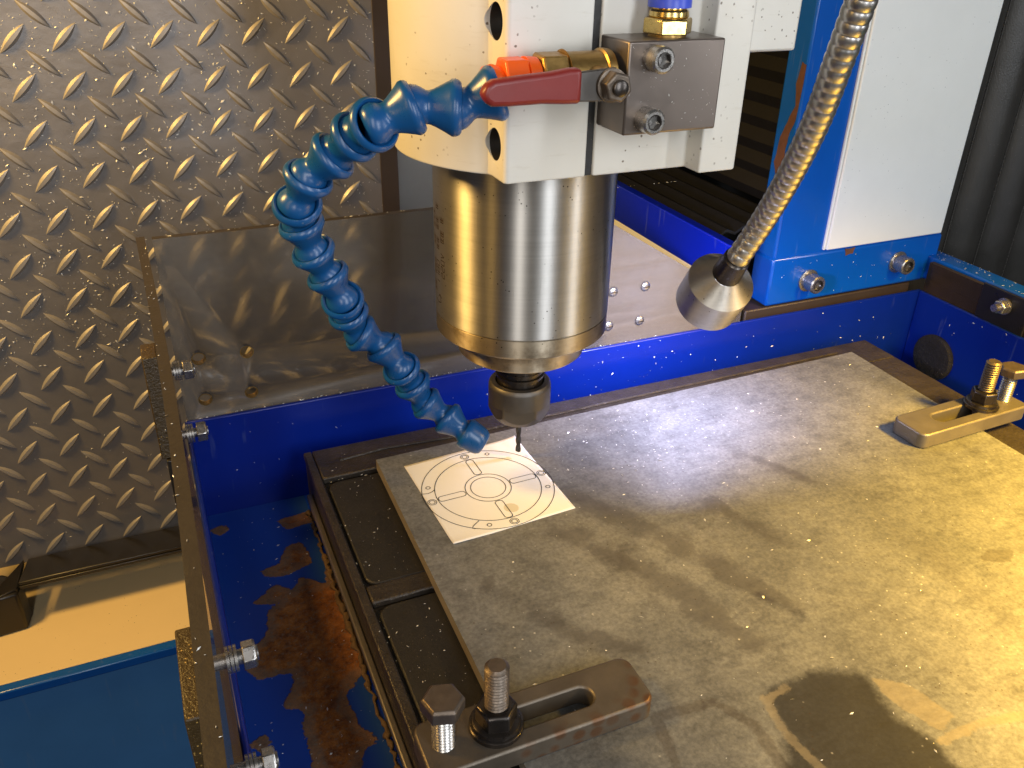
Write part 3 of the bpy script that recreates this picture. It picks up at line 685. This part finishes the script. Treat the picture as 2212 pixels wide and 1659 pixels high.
# ---- toe clamps
def make_clamp(label):
    root = thing('toe_clamp', (0, 0, 0), label, 'clamp', 'slotted strap clamps holding the plate')
    outer = rrect(-41, -11, 41, 11, 4.5); 
    b = MB(); so_ = [(x * 1.0, y) for x, y in rrect(-17.5, -4.2, 21.5, 4.2, 4.1, 8)]
    body = MB().prism(outer, 0.05, 9).build('strap', M['strap'], root, local=True)
    cut = MB().prism(so_, -3, 13).build('cutter', M['strap'], None, local=True)
    body.parent = None
    apply_bool(body, [cut]); body.parent = root
    body.data.polygons.foreach_set('use_smooth', [True] * len(body.data.polygons)); body.data.set_sharp_from_angle(angle=math.radians(35))
    bv = body.modifiers.new('bevel', 'BEVEL'); bv.width = 0.9 * MM; bv.segments = 2; bv.limit_method = 'ANGLE'; bv.angle_limit = math.radians(38)
    thread((-14.5, 0, -8), (0, 0, 1), 45, 4.1, 1.35).build('stud', M['bolt_rust'], root, local=True, smooth=25)
    MB().lathe([(0, 9.2), (1.6, 9.2), (2.0, 8.6), (2.0, 4.4)], (-14.5, 0, 9.05), (0, 0, 1), 40).build('washer', M['dark_steel'], root, local=True)
    MB().lathe([(0, 8.4), (1.3, 8.2), (1.8, 7.2)], (-14.5, 0, 11.05), (0, 0, 1), 40).build('nut_flange', M['dark_steel'], root, local=True)
    hexprof(7.1, (0, 0, 1), (-14.5, 0, 12.7), 6.6).build('nut', M['dark_steel'], root, local=True, smooth=20, bevel=0.4)
    jb = thread((-33, 0, -1), (0, 0, 1), 26, 3.9, 1.35, tip=False).build('jack_bolt', M['zinc'], root, local=True, smooth=25)
    hexprof(7.2, (0.04, 0, 1), (-33, 0, 25), 5.2, chamf=1.0).build('bolt_head', M['bolt_rust'], jb, local=True, smooth=20, bevel=0.3)
    return root
cl1 = make_clamp('rusty slotted strap clamp at the front left corner of the plate')
cl2 = copy_tree(cl1)
cl2['label'] = 'yellowish slotted strap clamp at the right edge of the plate'
cl1.location = Vector((-61.5, -157, 0.02)) * MM; ROOT[cl1.name] = Vector((-61.5, -157, 0))
cl2.location = Vector((242, -60.5, 0.02)) * MM; cl2.rotation_euler = (0, 0, math.pi + math.radians(2)); ROOT[cl2.name] = Vector((242, -60.5, 0))
for ch in cl2.children:
    if ch.name.startswith('strap'):
        ch.data = ch.data.copy(); ch.data.materials[0] = M['strap_clean']

# ================================================================== clear guards
bg = thing('back_guard', (-8, 75, 15), 'hazy clear acrylic guard standing along the back of the pan', 'guard')
hl = [(-143.2, 48.3), (-119.8, 47.9), (-143.4, 24.9), (-120.4, 24.5)]
sh_ = MB().prism([(-154, 8), (190, 8), (190, 29.2), (57, 111.6), (-154, 112)], 73.4, 77.4, axis='Y').build('sheet', [M['acrylic'], M['acrylic_edge']], bg)
cut = MB()
for x, z in hl: cut.lathe([(-4, 3.5), (12, 3.5)], (x, 70, z), (0, 1, 0), 28)
cc = cut.build('cutter', M['acrylic'], None)
# move cutter into the sheet's own coordinates
cc.location = -Vector((-8, 75, 15)) * MM
sh_.parent = None; bpy.context.view_layer.update(); apply_bool(sh_, [cc]); sh_.parent = bg
def edge_mats(o, ax):
    for p in o.data.polygons: p.material_index = 0 if abs(p.normal[ax]) > 0.7 else 1
if len(sh_.data.materials) < 2: sh_.data.materials.append(M['acrylic_edge'])
edge_mats(sh_, 1)
for p in sh_.data.polygons:
    if abs(p.normal[0]) > 0.3 and abs(p.normal[2]) > 0.3: p.material_index = 0
for x, z in hl: MB().lathe([(0, 3.45), (3.6, 3.45), (3.6, 2.95), (0, 2.95)], (x, 73.6, z), (0, 1, 0), 28, closed=True).build('hole_rim', M['brass'], bg)
for x, z in ((92.2, 49.9), (114.4, 50.2), (112.6, 27.9), (90.9, 27.7)):
    s_ = MB().lathe([(0, 3.2), (0.8, 3.1), (1.5, 2.4), (1.8, 1.2), (1.85, 0.01)], (x, 73.3, z), (0, -1, 0), 28).build('screw', M['zinc'], bg)
    MB().box((x - 2.2, 71.35, z - .35), (x + 2.2, 71.62, z + .35)).build('slot', M['dark_steel'], s_, smooth=0)

sg = thing('side_guard', (-158, -60, 0), 'clear acrylic guard seen edge-on along the left side of the pan', 'guard')
b = MB(); ny = 30; vs = []
for i in range(ny + 1):
    y = 79 - i * 12.3; bend = -0.9 + 2.2 * math.sin(math.pi * min(1, max(0, (79 - y) / 330)))
    for x, z in ((-160 + bend, -10), (-156.2 + bend, -10), (-156.2 + bend, 112), (-160 + bend, 112)): vs.append((x, y, z))
fs = []
for i in range(ny):
    for j in range(4): fs.append((i * 4 + j, i * 4 + (j + 1) % 4, (i + 1) * 4 + (j + 1) % 4, (i + 1) * 4 + j))
fs += [(0, 1, 2, 3), (ny * 4 + 3, ny * 4 + 2, ny * 4 + 1, ny * 4)]
o = b.add(vs, fs).build('sheet', [M['acrylic_side'], M['acrylic_edge']], sg, smooth=0); edge_mats(o, 0)
def guard_bolt(y, z, x0, xn, s=1.0):
    a = (1, 0, 0)
    bt = MB().cyl((-159, y, z), (xn + 5.2 * s, y, z), 2.3, 16).build('bolt', M['zinc'], sg)
    for q in range(3):
        MB().lathe([(0, 2.4), (0, 4.6 * s), (.9, 4.6 * s), (.9, 2.4)], (x0 + .4 + q * 1.15, y, z), a, 28).build('washer', M['zinc'], bt)
    hexprof(4.9 * s, a, (xn, y, z), 4.6 * s, chamf=.5).build('nut', M['zinc'], bt, smooth=20, bevel=0.3)
guard_bolt(52.5, 54, -156, -151.3); guard_bolt(42.3, 25, -155.4, -150.4); guard_bolt(-140.2, 54, -155.0, -150.0, .86); guard_bolt(-155.5, 25, -155.0, -150.0, .86)
MB().prism([(38, 16), (60, 20), (62, 66), (46, 66)], -168.0, -161.2, axis='X').build('bracket', M['gold_crust'], sg, bevel=0.6)
MB().prism([(30, -20), (40, -20), (44, 16), (36, 16)], -166.0, -161.4, axis='X').build('bracket_tail', M['black_steel'], sg, bevel=0.5)
MB().prism([(-160, -5), (-128, -5), (-124, 56), (-160, 56)], -167.5, -161.0, axis='X').build('bracket', M['gold_crust'], sg, bevel=0.6)

rg_ = thing('right_guard', (347, -60, 0), 'dark dusty acrylic guard along the right side of the pan', 'guard')
o = MB().box((345.8, -280, 4), (349.6, 70, 36)).build('sheet', [M['acrylic_brown'], M['acrylic_edge']], rg_, bevel=0); edge_mats(o, 0)
MB().box((341.2, -14, 16), (342.8, 22, 40)).build('bracket', M['black_steel'], rg_, bevel=0.6)
bt = MB().cyl((331.5, 3, 30.6), (350, 3, 30.6), 2.5, 20).build('bolt', M['zinc'], rg_)
MB().lathe([(0, 5.4), (1.1, 5.4), (1.1, 2.6)], (341.1, 3, 30.6), (-1, 0, 0), 28).build('washer', M['zinc'], bt)
hexprof(4.7, (-1, 0, 0), (339.8, 3, 30.6), 4.4, chamf=.6).build('nut', M['zinc'], bt, smooth=20, bevel=0.3)

# ================================================================== spindle clamp head
hd = thing('clamp_casting', (10, 0, 161), 'cream enamelled split clamp casting holding the spindle', 'spindle clamp')
outl = [(1.5, -58), (41.5, -58), (41.5, -68), (57.5, -68), (59, -66), (59, 64), (-30, 64)]
for i in range(41):
    a = math.radians(118 + (231.5 - 118) * i / 40); outl.append((55.6 * math.cos(a), 55.6 * math.sin(a)))
outl += [(-34, -45.5), (-34, -56.8), (-32.8, -58), (-1.5, -58)]
bore = []
for i in range(61):
    a = math.radians(-92.2 - (360 - 4.4) * i / 60); bore.append((40.4 * math.cos(a), 40.4 * math.sin(a)))
body = MB().prism(outl + bore, 161, 330).build('casting', M['cream'], hd)
bv = body.modifiers.new('bevel', 'BEVEL'); bv.width = 1.1 * MM; bv.segments = 3; bv.limit_method = 'ANGLE'; bv.angle_limit = math.radians(38)
cts = []
for z, r_ in ((214.4, 6.1), (173.4, 5.8)):
    c_ = MB().lathe([(0, r_), (44, r_)], (-66, -48.6, z), (1, 0, 0), 40).build('cutter', M['cream'], None)
    c_.location = -Vector((10, 0, 161)) * MM; cts.append(c_)
body.parent = None; bpy.context.view_layer.update(); apply_bool(body, cts); body.parent = hd
body.data.polygons.foreach_set('use_smooth', [True] * len(body.data.polygons)); body.data.set_sharp_from_angle(angle=math.radians(30))
for z, r_ in ((214.4, 6.1), (173.4, 5.8)):
    MB().lathe([(0, r_ - .15), (0.9, r_ - .15), (1.0, r_ - .5), (1.0, 0.01)], (-23.0, -48.6, z), (-1, 0, 0), 36).build('counterbore_seat', M['dark_steel'], hd)
    MB().lathe([(0, 4.6), (4.5, 4.6), (5.0, 4.2), (5.0, 2.4), (3.2, 2.2), (3.2, .01)], (-24.1, -48.6, z), (-1, 0, 0), 32).build('clamp_screw', M['dark_steel'], hd)
    MB().lathe([(0, r_ + .04), (10.7, r_ + .04), (10.7, r_ - .1), (0, r_ - .1)], (-23, -48.6, z), (-1, 0, 0), 40, closed=True).build('bare_bore', M['nut_steel'], hd)
MB().box((-1.35, -57.0, 161.3), (1.35, -41, 329)).build('slot_dark_strip', M['pad_black'], hd)  # black strip stands in for the dark of the open slot
wp = MB().prism([(76, -8), (104, -8), (104, -2), (134, -2), (134, 40), (76, 40)], 193, 330).build('carriage_plate', M['cream'], origin=(105, 15, 193), bevel=1.2)
tag(wp, 'cream painted carriage plate end behind the spindle clamp', 'machine part')

# ================================================================== spindle, collet nut, drill
sp = thing('spindle_motor', (0, 0, 25), 'brushed steel spindle motor with collet nut hanging from the clamp', 'spindle')
MB().lathe([(85.9, 39.7), (86.3, 40), (330, 40), (330, 0.01)], n=128).build('housing', M['spindle'], sp)
MB().lathe([(76.2, 30), (76.2, 38.4), (77.6, 39.9), (85.4, 39.9), (85.7, 39.3), (85.8, 30)], n=128).build('end_ring', M['ring'], sp)
MB().lathe([(64.6, 12), (64.6, 29.2), (65.4, 30.0), (69.2, 30.2), (70.2, 30.8), (76.1, 31.5), (76.1, 12)], n=96).build('flange', M['ring'], sp)
MB().lathe([(44, 11.2), (49, 11.2), (49.3, 11.9), (50.4, 11.9), (50.8, 11.0), (52.5, 11.0), (52.5, 12.0), (53.5, 12.0), (53.5, 11.6), (64.5, 11.6)], n=64).build('shaft', M['dark_steel'], sp)
nt = MB().lathe([(25.2, 1.2), (25.2, 11.6), (25.7, 12.3), (30.2, 15.1), (31.0, 15.4), (43.6, 15.4), (45.0, 15.1), (46.0, 14.3), (46.2, 13.6), (46.2, 12.1), (44.6, 11.9), (40, 11.9), (40, 1.2)], n=96).build('collet_nut', M['nut_steel'], sp)
cs = []
for q in range(6):
    a = math.radians(-113 + 60 * q); ux, uy = math.cos(a), math.sin(a); tx, ty = -uy, ux; d0, d1 = 13.6, 20
    c_ = MB(); P = [(ux * d + tx * t, uy * d + ty * t) for d, t in ((d0, -14), (d1, -14), (d1, 14), (d0, 14))]
    c_.prism(P, 20, 35.2); o = c_.build('cutter', M['nut_steel'], None); o.location = -Vector((0, 0, 25)) * MM; cs.append(o)
nt.parent = None; bpy.context.view_layer.update(); apply_bool(nt, cs); nt.parent = sp
nt.data.polygons.foreach_set('use_smooth', [True] * len(nt.data.polygons)); nt.data.set_sharp_from_angle(angle=math.radians(28))
# engraved marking on the left of the housing: two rows of figures and signs, read upwards, and a turning arrow
def wrap(pts, ang0, z0):  # (along z, around) in mm
    return [(40.06 * math.cos(math.radians(ang0) - t / 40.0), 40.06 * math.sin(math.radians(ang0) - t / 40.0), z0 + s) for s, t in pts]
mk = MB()
def stroke(s0, t0, s1, t1, ang0, z0, wd=0.45):
    d = Vector((s1 - s0, t1 - t0)); nn = Vector((-d.y, d.x)).normalized() * wd / 2
    n = 4; q = []
    for i in range(n + 1): q.append((s0 + d.x * i / n + nn.x, t0 + d.y * i / n + nn.y))
    for i in range(n, -1, -1): q.append((s0 + d.x * i / n - nn.x, t0 + d.y * i / n - nn.y))
    vs = wrap(q, ang0, z0); m = len(vs)
    mk.add(vs, [(i, i + 1, m - 2 - i, m - 1 - i) for i in range(n)])
SEG = {'0': 'abcdef', '1': 'bc', '2': 'abged', '4': 'fgbc', '8': 'abcdefg', 'V': 'v', '-': 'g'}
XYS = {'a': (0, 3, 1.8, 3), 'b': (1.8, 3, 1.8, 1.5), 'c': (1.8, 1.5, 1.8, 0), 'd': (0, 0, 1.8, 0), 'e': (0, 0, 0, 1.5), 'f': (0, 1.5, 0, 3), 'g': (0, 1.5, 1.8, 1.5)}
def word(txt, ang0, z0, k=1.0):
    s = 0
    for chh in txt:
        if chh == 'V': stroke(s, 3 * k, s + .9 * k, 0, ang0, z0); stroke(s + .9 * k, 0, s + 1.8 * k, 3 * k, ang0, z0)
        elif chh == '#':  # a small many-stroked sign, unreadable at this size
            for q in range(3): stroke(s, (.2 + q * 1.3) * k, s + 2.2 * k, (.2 + q * 1.3) * k, ang0, z0, .5)
            stroke(s + 1.1 * k, 0, s + 1.1 * k, 3 * k, ang0, z0, .5)
            if random.random() < .5: stroke(s + .1, 0, s + .1, 3 * k, ang0, z0, .4)
        elif chh != ' ':
            for g_ in SEG[chh]:
                x0, y0, x1, y1 = XYS[g_]; stroke(s + x0 * k, y0 * k, s + x1 * k, y1 * k, ang0, z0)
        s += 2.7 * k
word('## ###  ## ###', 173.5, 97, 1.0)
word('1180', 180.5, 101, 1.15); word('## ## #', 180.5, 118, 1.1)
word('220V', 188, 106, 1.1); word('## #', 188, 122, 1.1)
for a_, b_ in (((95, 0), (91.5, -1.5)), ((91.5, -1.5), (90.5, 2)), ((90.5, 2), (91.5, 5)), ((95, 0), (93.3, 1.6)), ((95, 0), (93.6, -2.2))):
    stroke(a_[0] - 90, a_[1], b_[0] - 90, b_[1], 180, 92)
mk.build('engraved_marking', M['mark'], sp, smooth=0)

db = MB(); n = 140; tw = []; sec = 18
for i in range(n + 1):
    z = 3.2 + 25.0 * i / n; ang = 2 * math.pi * (z / 11.5); vs = []
    tipk = min(1, (z - 3.2) / 0.75 + 0.05)
    for j in range(sec):
        th = 2 * math.pi * j / sec
        r_ = 1.4 * (0.46 + 0.54 * abs(math.cos(th)) ** 0.55) * tipk
        tw.append((r_ * math.cos(th + ang), r_ * math.sin(th + ang), z))
fs = [(i * sec + j, i * sec + (j + 1) % sec, (i + 1) * sec + (j + 1) % sec, (i + 1) * sec + j) for i in range(n) for j in range(sec)]
fs += [tuple(range(sec - 1, -1, -1)), tuple(n * sec + j for j in range(sec))]
dr = db.add(tw, fs).build('drill_bit', M['drill'], origin=(0, 0, 3.2), smooth=50)
tag(dr, 'thin twist drill bit held in the collet above the paper', 'drill bit')

# ================================================================== air block, ball valve, hose
vb = thing('air_block', (20, -68, 180), 'square anodised air block bolted to the front of the spindle clamp', 'manifold block')
MB().box((1.3, -78, 180), (39, -58.1, 210.4)).build('block', M['alu_block'], vb, bevel=0.7)
for x, z in ((11.0, 205.0), (9.6, 185.3)): socket_screw(vb, (x, -78, z), (0.0, -1, 0), 4.3, 6.6, M['zinc'], washer=False, name='cap_screw')
MB().cyl((21.5, -68, 210.4), (21.5, -68, 212), 6.6, 36).build('thread_collar', M['brass'], vb)
ft = hexprof(8.6, (0, 0, 1), (21.5, -68, 211.4), 5.0, chamf=.6).build('push_fitting', M['brass_bright'], vb, smooth=20, bevel=0.3)
MB().lathe([(0, 6.4), (0.6, 6.9), (2.0, 6.7), (2.8, 5.9), (3.0, 6.1), (4.0, 6.1)], (21.5, -68, 216.3), (0, 0, 1), 40).build('fitting_body', M['brass_bright'], ft)
MB().lathe([(0, 6.0), (0, 7.4), (2.6, 7.4), (3.2, 7.0), (9, 6.2)], (21.5, -68, 219.6), (0, 0, 1), 40).build('release_collar', M['ring_blue'], ft)

bvv = thing('ball_valve', (-12, -70, 190), 'brass ball valve with red lever beside the air block', 'valve')
VY, VZ = -68.5, 199.0
MB().lathe([(-1.2, 4), (-1.2, 8.2), (-3, 8.5), (-4.2, 8.5), (-4.6, 7.7), (-17.5, 7.7), (-18.2, 8.6)], (0, VY, VZ), (1, 0, 0), 40).build('valve_body', M['brass'], bvv)
MB().lathe([(-27.5, 4.4), (-27.5, 7.8), (-26.6, 8.5), (-18.25, 8.5), (-18.25, 4)], (0, VY, VZ), (1, 0, 0), 6, phase=.3).build('hex_end', M['brass'], bvv, smooth=15, bevel=0.5)
MB().cyl((-8.5, VY - 6, VZ - .5), (-8.5, VY - 13.4, VZ - .8), 4.6, 28).build('stem_boss', M['brass'], bvv)
lev = MB().prism([(-22, 193.8), (-6.5, 193.2), (-3.6, 195.2), (-2.6, 198.4), (-3.8, 201.8), (-6.8, 203.6), (-22, 202.6)], -84.6, -82.4, axis='Y').build('lever', M['nut_steel'], bvv, bevel=0.4)
slv = [(-19.5, 193.2), (-26, 193.4), (-33, 193.9), (-44, 193.8), (-50, 194.1), (-52.6, 195.8), (-53.2, 198.0), (-52.4, 200.4), (-49.5, 202.0), (-40, 202.8), (-30, 203.4), (-24, 204.2), (-19.5, 204.2)]
MB().prism(slv, -86.4, -81.6, axis='Y').build('red_sleeve', M['red'], lev, bevel=1.7, seg=4)
MB().lathe([(0, 5.3), (1.2, 5.3), (1.5, 4.4)], (-8.5, -84.7, 198.4), (0, -1, 0), 30).build('lock_washer', M['bolt_rust'], bvv)
hexprof(5.0, (0, -1, 0), (-8.5, -86.2, 198.4), 4.2, chamf=.6).build('stem_nut', M['bolt_rust'], bvv, smooth=20, bevel=0.3)
MB().lathe([(0, 2.6), (1.4, 2.6), (1.8, 2.0), (1.8, .01)], (-8.5, -90.3, 198.4), (0, -1, 0), 20).build('stem_end', M['dark_steel'], bvv)

hs = thing('coolant_hose', (-46, -72, 190), 'blue jointed coolant hose curving from the valve to the drill', 'coolant hose')
ad = MB().lathe([(-27.2, 5.6), (-28, 6.6), (-32, 6.9)], (0, VY, VZ), (1, 0, 0), 28).build('adapter', M['orange'], hs)
MB().lathe([(-40.5, 5.0), (-40.2, 7.0), (-39.6, 7.4), (-32.4, 7.4), (-32.0, 6.8)], (0, VY, VZ), (1, 0, 0), 6, phase=.28).build('adapter_hex', M['orange'], ad, smooth=15, bevel=0.4)
MB().lathe([(-46.5, 3.4), (-46, 5.0), (-43.5, 5.6), (-40.4, 4.8)], (0, VY, VZ - .6), (1, 0, 0), 28).build('adapter_ball', M['orange'], ad)
HP = [(-42.0, -70.0, 195.4), (-54.6, -66.5, 190.6), (-68.1, -62.3, 191.0), (-80.3, -60.3, 186.0), (-84.5, -49.5, 180.3), (-90.5, -41.0, 172.6), (-98.9, -35.6, 164.4), (-103.2, -30.3, 153.5), (-101.3, -22.3, 143.5), (-97.6, -19.7, 131.4), (-92.4, -16.9, 120.0), (-87.0, -16.1, 108.2), (-83.6, -8.4, 98.5), (-78.8, -4.9, 87.0), (-68.8, -5.6, 78.9), (-62.1, -8.7, 68.4), (-56.2, -4.9, 57.5), (-50.3, -4.9, 46.0), (-41.1, -8.6, 37.8), (-33.1, -16.3, 30.7)]
segp = [(1.2, 5.9), (-.9, 6.7), (-1.2, 7.3), (-.6, 7.9), (0.5, 8.3), (1.5, 8.25), (2.6, 7.6), (4.6, 6.5), (6.8, 5.4), (8.3, 4.85), (9.3, 4.9), (10.6, 5.6), (12.2, 6.3), (14.0, 6.45), (15.4, 6.0), (16.4, 5.1), (16.6, 3.2), (10, 3.2), (4, 4.0)]
segm = MB().lathe(segp, n=40, closed=True).mesh('hose_link', smooth=50); segm.materials.append(M['blue_plastic'])
nozp = [(1.2, 5.6), (-.9, 6.2), (-1.2, 6.8), (-.4, 7.3), (1.0, 7.5), (2.4, 7.2), (6, 6.9), (8.5, 6.3), (10.0, 5.2), (10.4, 3.6), (10.2, 2.6), (4, 2.6)]
nozm = MB().lathe(nozp, n=40, closed=True).mesh('nozzle', smooth=50); nozm.materials.append(M['blue_plastic'])
for i in range(len(HP) - 1):
    d = (Vector(HP[i + 1]) - Vector(HP[i]))
    o = shared('hose_link', segm, hs, HP[i], d.to_track_quat('Z', 'Y'))
    s_ = d.length / 13.0; o.scale = (1.09, 1.09, s_) if i < 8 else (1.06, 1.06, s_)
    if i >= 17: o.scale = (1.0, 1.0, s_)
d = Vector(HP[-1]) - Vector(HP[-2])
shared('nozzle', nozm, hs, Vector(HP[-1]) - d.normalized() * 1.5, (d + Vector((6, -2, -2))).to_track_quat('Z', 'Y'))

# ================================================================== gooseneck lamp
LA = Vector((0.13, 0.60, -0.79)).normalized(); P0 = Vector((97.8, -19.1, 90.4))
lp = thing('gooseneck_lamp', (95, -90, 225), 'flexible steel gooseneck work lamp lit over the plate', 'lamp')
hdl = MB().lathe([(-8, 7.3), (-7.6, 7.6), (0, 16.1), (0.25, 16.4), (20.2, 16.4), (20.8, 15.9), (20.8, 14.2), (16.5, 13.6), (16.5, 6), (-6, 6)], P0, LA, 72, closed=True).build('lamp_head', M['turned'], lp, smooth=18)
MB().lathe([(17.2, 0.01), (17.2, 13.4), (16.7, 13.4), (16.7, 0.01)], P0, LA, 48).build('led_lens', M['led'], hdl)
MB().lathe([(-22, 5.6), (-21.4, 6.3), (-8.6, 7.2), (-7.9, 7.2)], P0, LA, 40).build('collar', M['dark_steel'], lp)
kn = [P0 - LA * 20, Vector((99.6, -38.5, 124.8)), Vector((97.5, -53.3, 149.3)), Vector((92.7, -69.0, 175.8)), Vector((87.6, -81.0, 201.8)), Vector((85.8, -87.9, 222.2)), Vector((84.3, -94.3, 240)), Vector((84.5, -99, 262)), Vector((89, -96, 310)), Vector((96, -70, 360)), Vector((98, -30, 385))]
path = []
def cr(p0, p1, p2, p3, t): return 0.5 * ((2 * p1) + (p2 - p0) * t + (2 * p0 - 5 * p1 + 4 * p2 - p3) * t * t + (3 * p1 - p0 - 3 * p2 + p3) * t ** 3)
for i in range(len(kn) - 1):
    a0 = kn[max(i - 1, 0)]; a3 = kn[min(i + 2, len(kn) - 1)]
    for q in range(60): path.append(cr(a0, kn[i], kn[i + 1], a3, q / 60))
# resample evenly and corrugate
L = [0.0]
for a, b2 in zip(path[:-1], path[1:]): L.append(L[-1] + (b2 - a).length)
pts = []; rad = []; s_ = 0.0; j = 0
while s_ < L[-1]:
    while L[j + 1] < s_: j += 1
    t = (s_ - L[j]) / max(1e-6, L[j + 1] - L[j]); pts.append(path[j].lerp(path[j + 1], t))
    rad.append(5.25 + 0.42 * abs(math.sin(math.pi * s_ / 4.3)) ** 0.7); s_ += 0.35
MB().tube(pts, rad, 28).build('flexible_neck', M['chrome'], lp, smooth=60)
ll = bpy.data.lights.new('work_lamp_led', 'AREA'); ll.shape = 'DISK'; ll.size = 24 * MM; ll.energy = 0.40; ll.color = (0.58, 0.60, 1.0); ll.spread = math.radians(178)
lo = bpy.data.objects.new('work_lamp_led', ll); col.objects.link(lo); lo.location = (P0 + LA * 17.6) * MM
lo.rotation_euler = LA.to_track_quat('-Z', 'Y').to_euler()

# ================================================================== loose swarf
chips = MB()
def flake(p, nrm, s):
    n = Vector(nrm).normalized(); u = n.orthogonal().normalized(); a = random.random() * 6.28
    u = (u * math.cos(a) + n.cross(u) * math.sin(a)); v = n.cross(u); p = Vector(p)
    l = s * (0.5 + random.random()); wd = s * (0.2 + 0.4 * random.random()); tl = (random.random() - .3) * s * .6
    vs = [p - u * l + n * .05, p + v * wd + n * (.1 + abs(tl)), p + u * l + n * .12, p - v * wd + n * .05, p + n * (.25 * s + .1)]
    chips.add(vs, [(0, 1, 4), (1, 2, 4), (2, 3, 4), (3, 0, 4), (3, 2, 1, 0)])
R_ = random.random
for i in range(4000):   # on the mat
    x = -340 + 350 * R_(); z = -20 + 275 * (1 - R_() ** 1.3); 
    flake((x, MATY - .1, z), (0, -1, 0), 0.5 + 0.8 * R_() ** 3)
for i in range(250): flake((-340 + 350 * R_(), MATY - .1, -165 + 200 * R_()), (0, -1, 0), 0.35 + 0.5 * R_() ** 3)
for i in range(420):    # on the plate
    x = -60 + 305 * R_(); y = 28 - 300 * R_()
    if -60 < x < 12 and -58 < y < 22: continue
    flake((x, y, .02), (0, 0, 1), 0.22 + 0.9 * R_() ** 5)
for i in range(260):    # thicker under the lamp
    x = random.gauss(75, 42); y = random.gauss(0, 22)
    if x < 14 or y > 26 or x > 240: continue
    flake((x, y, .02), (0, 0, 1), 0.22 + 0.6 * R_() ** 3)
for i in range(90): flake((-150 + 490 * R_(), 70.4, -40 + 54 * R_()), (0, -1, 0), 0.25 + 0.8 * R_() ** 3)
for i in range(60): flake((20 + 120 * R_(), 70.4, -30 + 42 * R_()), (0, -1, 0), 0.25 + 0.9 * R_() ** 3)
for i in range(90): flake((-154 + 280 * R_(), 72 + 2 * R_(), 15.1), (0, -0.4, 1), 0.3 + 0.5 * R_())
for i in range(150): flake((-99 + 28 * R_(), 50 - 210 * R_(), -5.6 if R_() < .2 else -7.4), (0, 0, 1), 0.2 + 0.6 * R_() ** 3)
for i in range(90): flake((-152 + 50 * R_(), 65 - 180 * R_(), -44.6), (0, 0, 1), 0.25 + 0.6 * R_() ** 3)
for i in range(120): flake((352.5 + 15 * R_(), 100 - 120 * R_(), 37.6), (0, 0, 1), 0.3 + 0.4 * R_())
for i in range(24): flake((218 + 138 * R_(), 76.2 if R_() < .0 else 77.8, 20 + 31 * R_()), (0, -1, 0), 0.25 + 0.4 * R_())
for i in range(60): flake((-153 + 285 * R_(), 75.4, 112.1), (0, 0, 1), 0.3 + 0.5 * R_())
for i in range(45): flake((-158.2 + 2.6 * (R_() - .5), 78 - 330 * R_(), 112.1), (0, 0, 1), 0.25 + 0.4 * R_())
for i in range(30): flake((343 - .1, 65 - 150 * R_(), -35 + 48 * R_()), (-1, 0, 0), 0.25 + 0.5 * R_())
for i in range(60): flake((2 + 36 * R_(), -78.1, 181 + 28 * R_()), (0, -1, 0), 0.15 + 0.3 * R_() ** 2)
cp = chips.build('metal_swarf', M['chips_m'], origin=(0, 0, 0), smooth=0)
tag(cp, 'tiny bright metal chips scattered over mat, pan and plate', 'metal chips', kind='stuff')
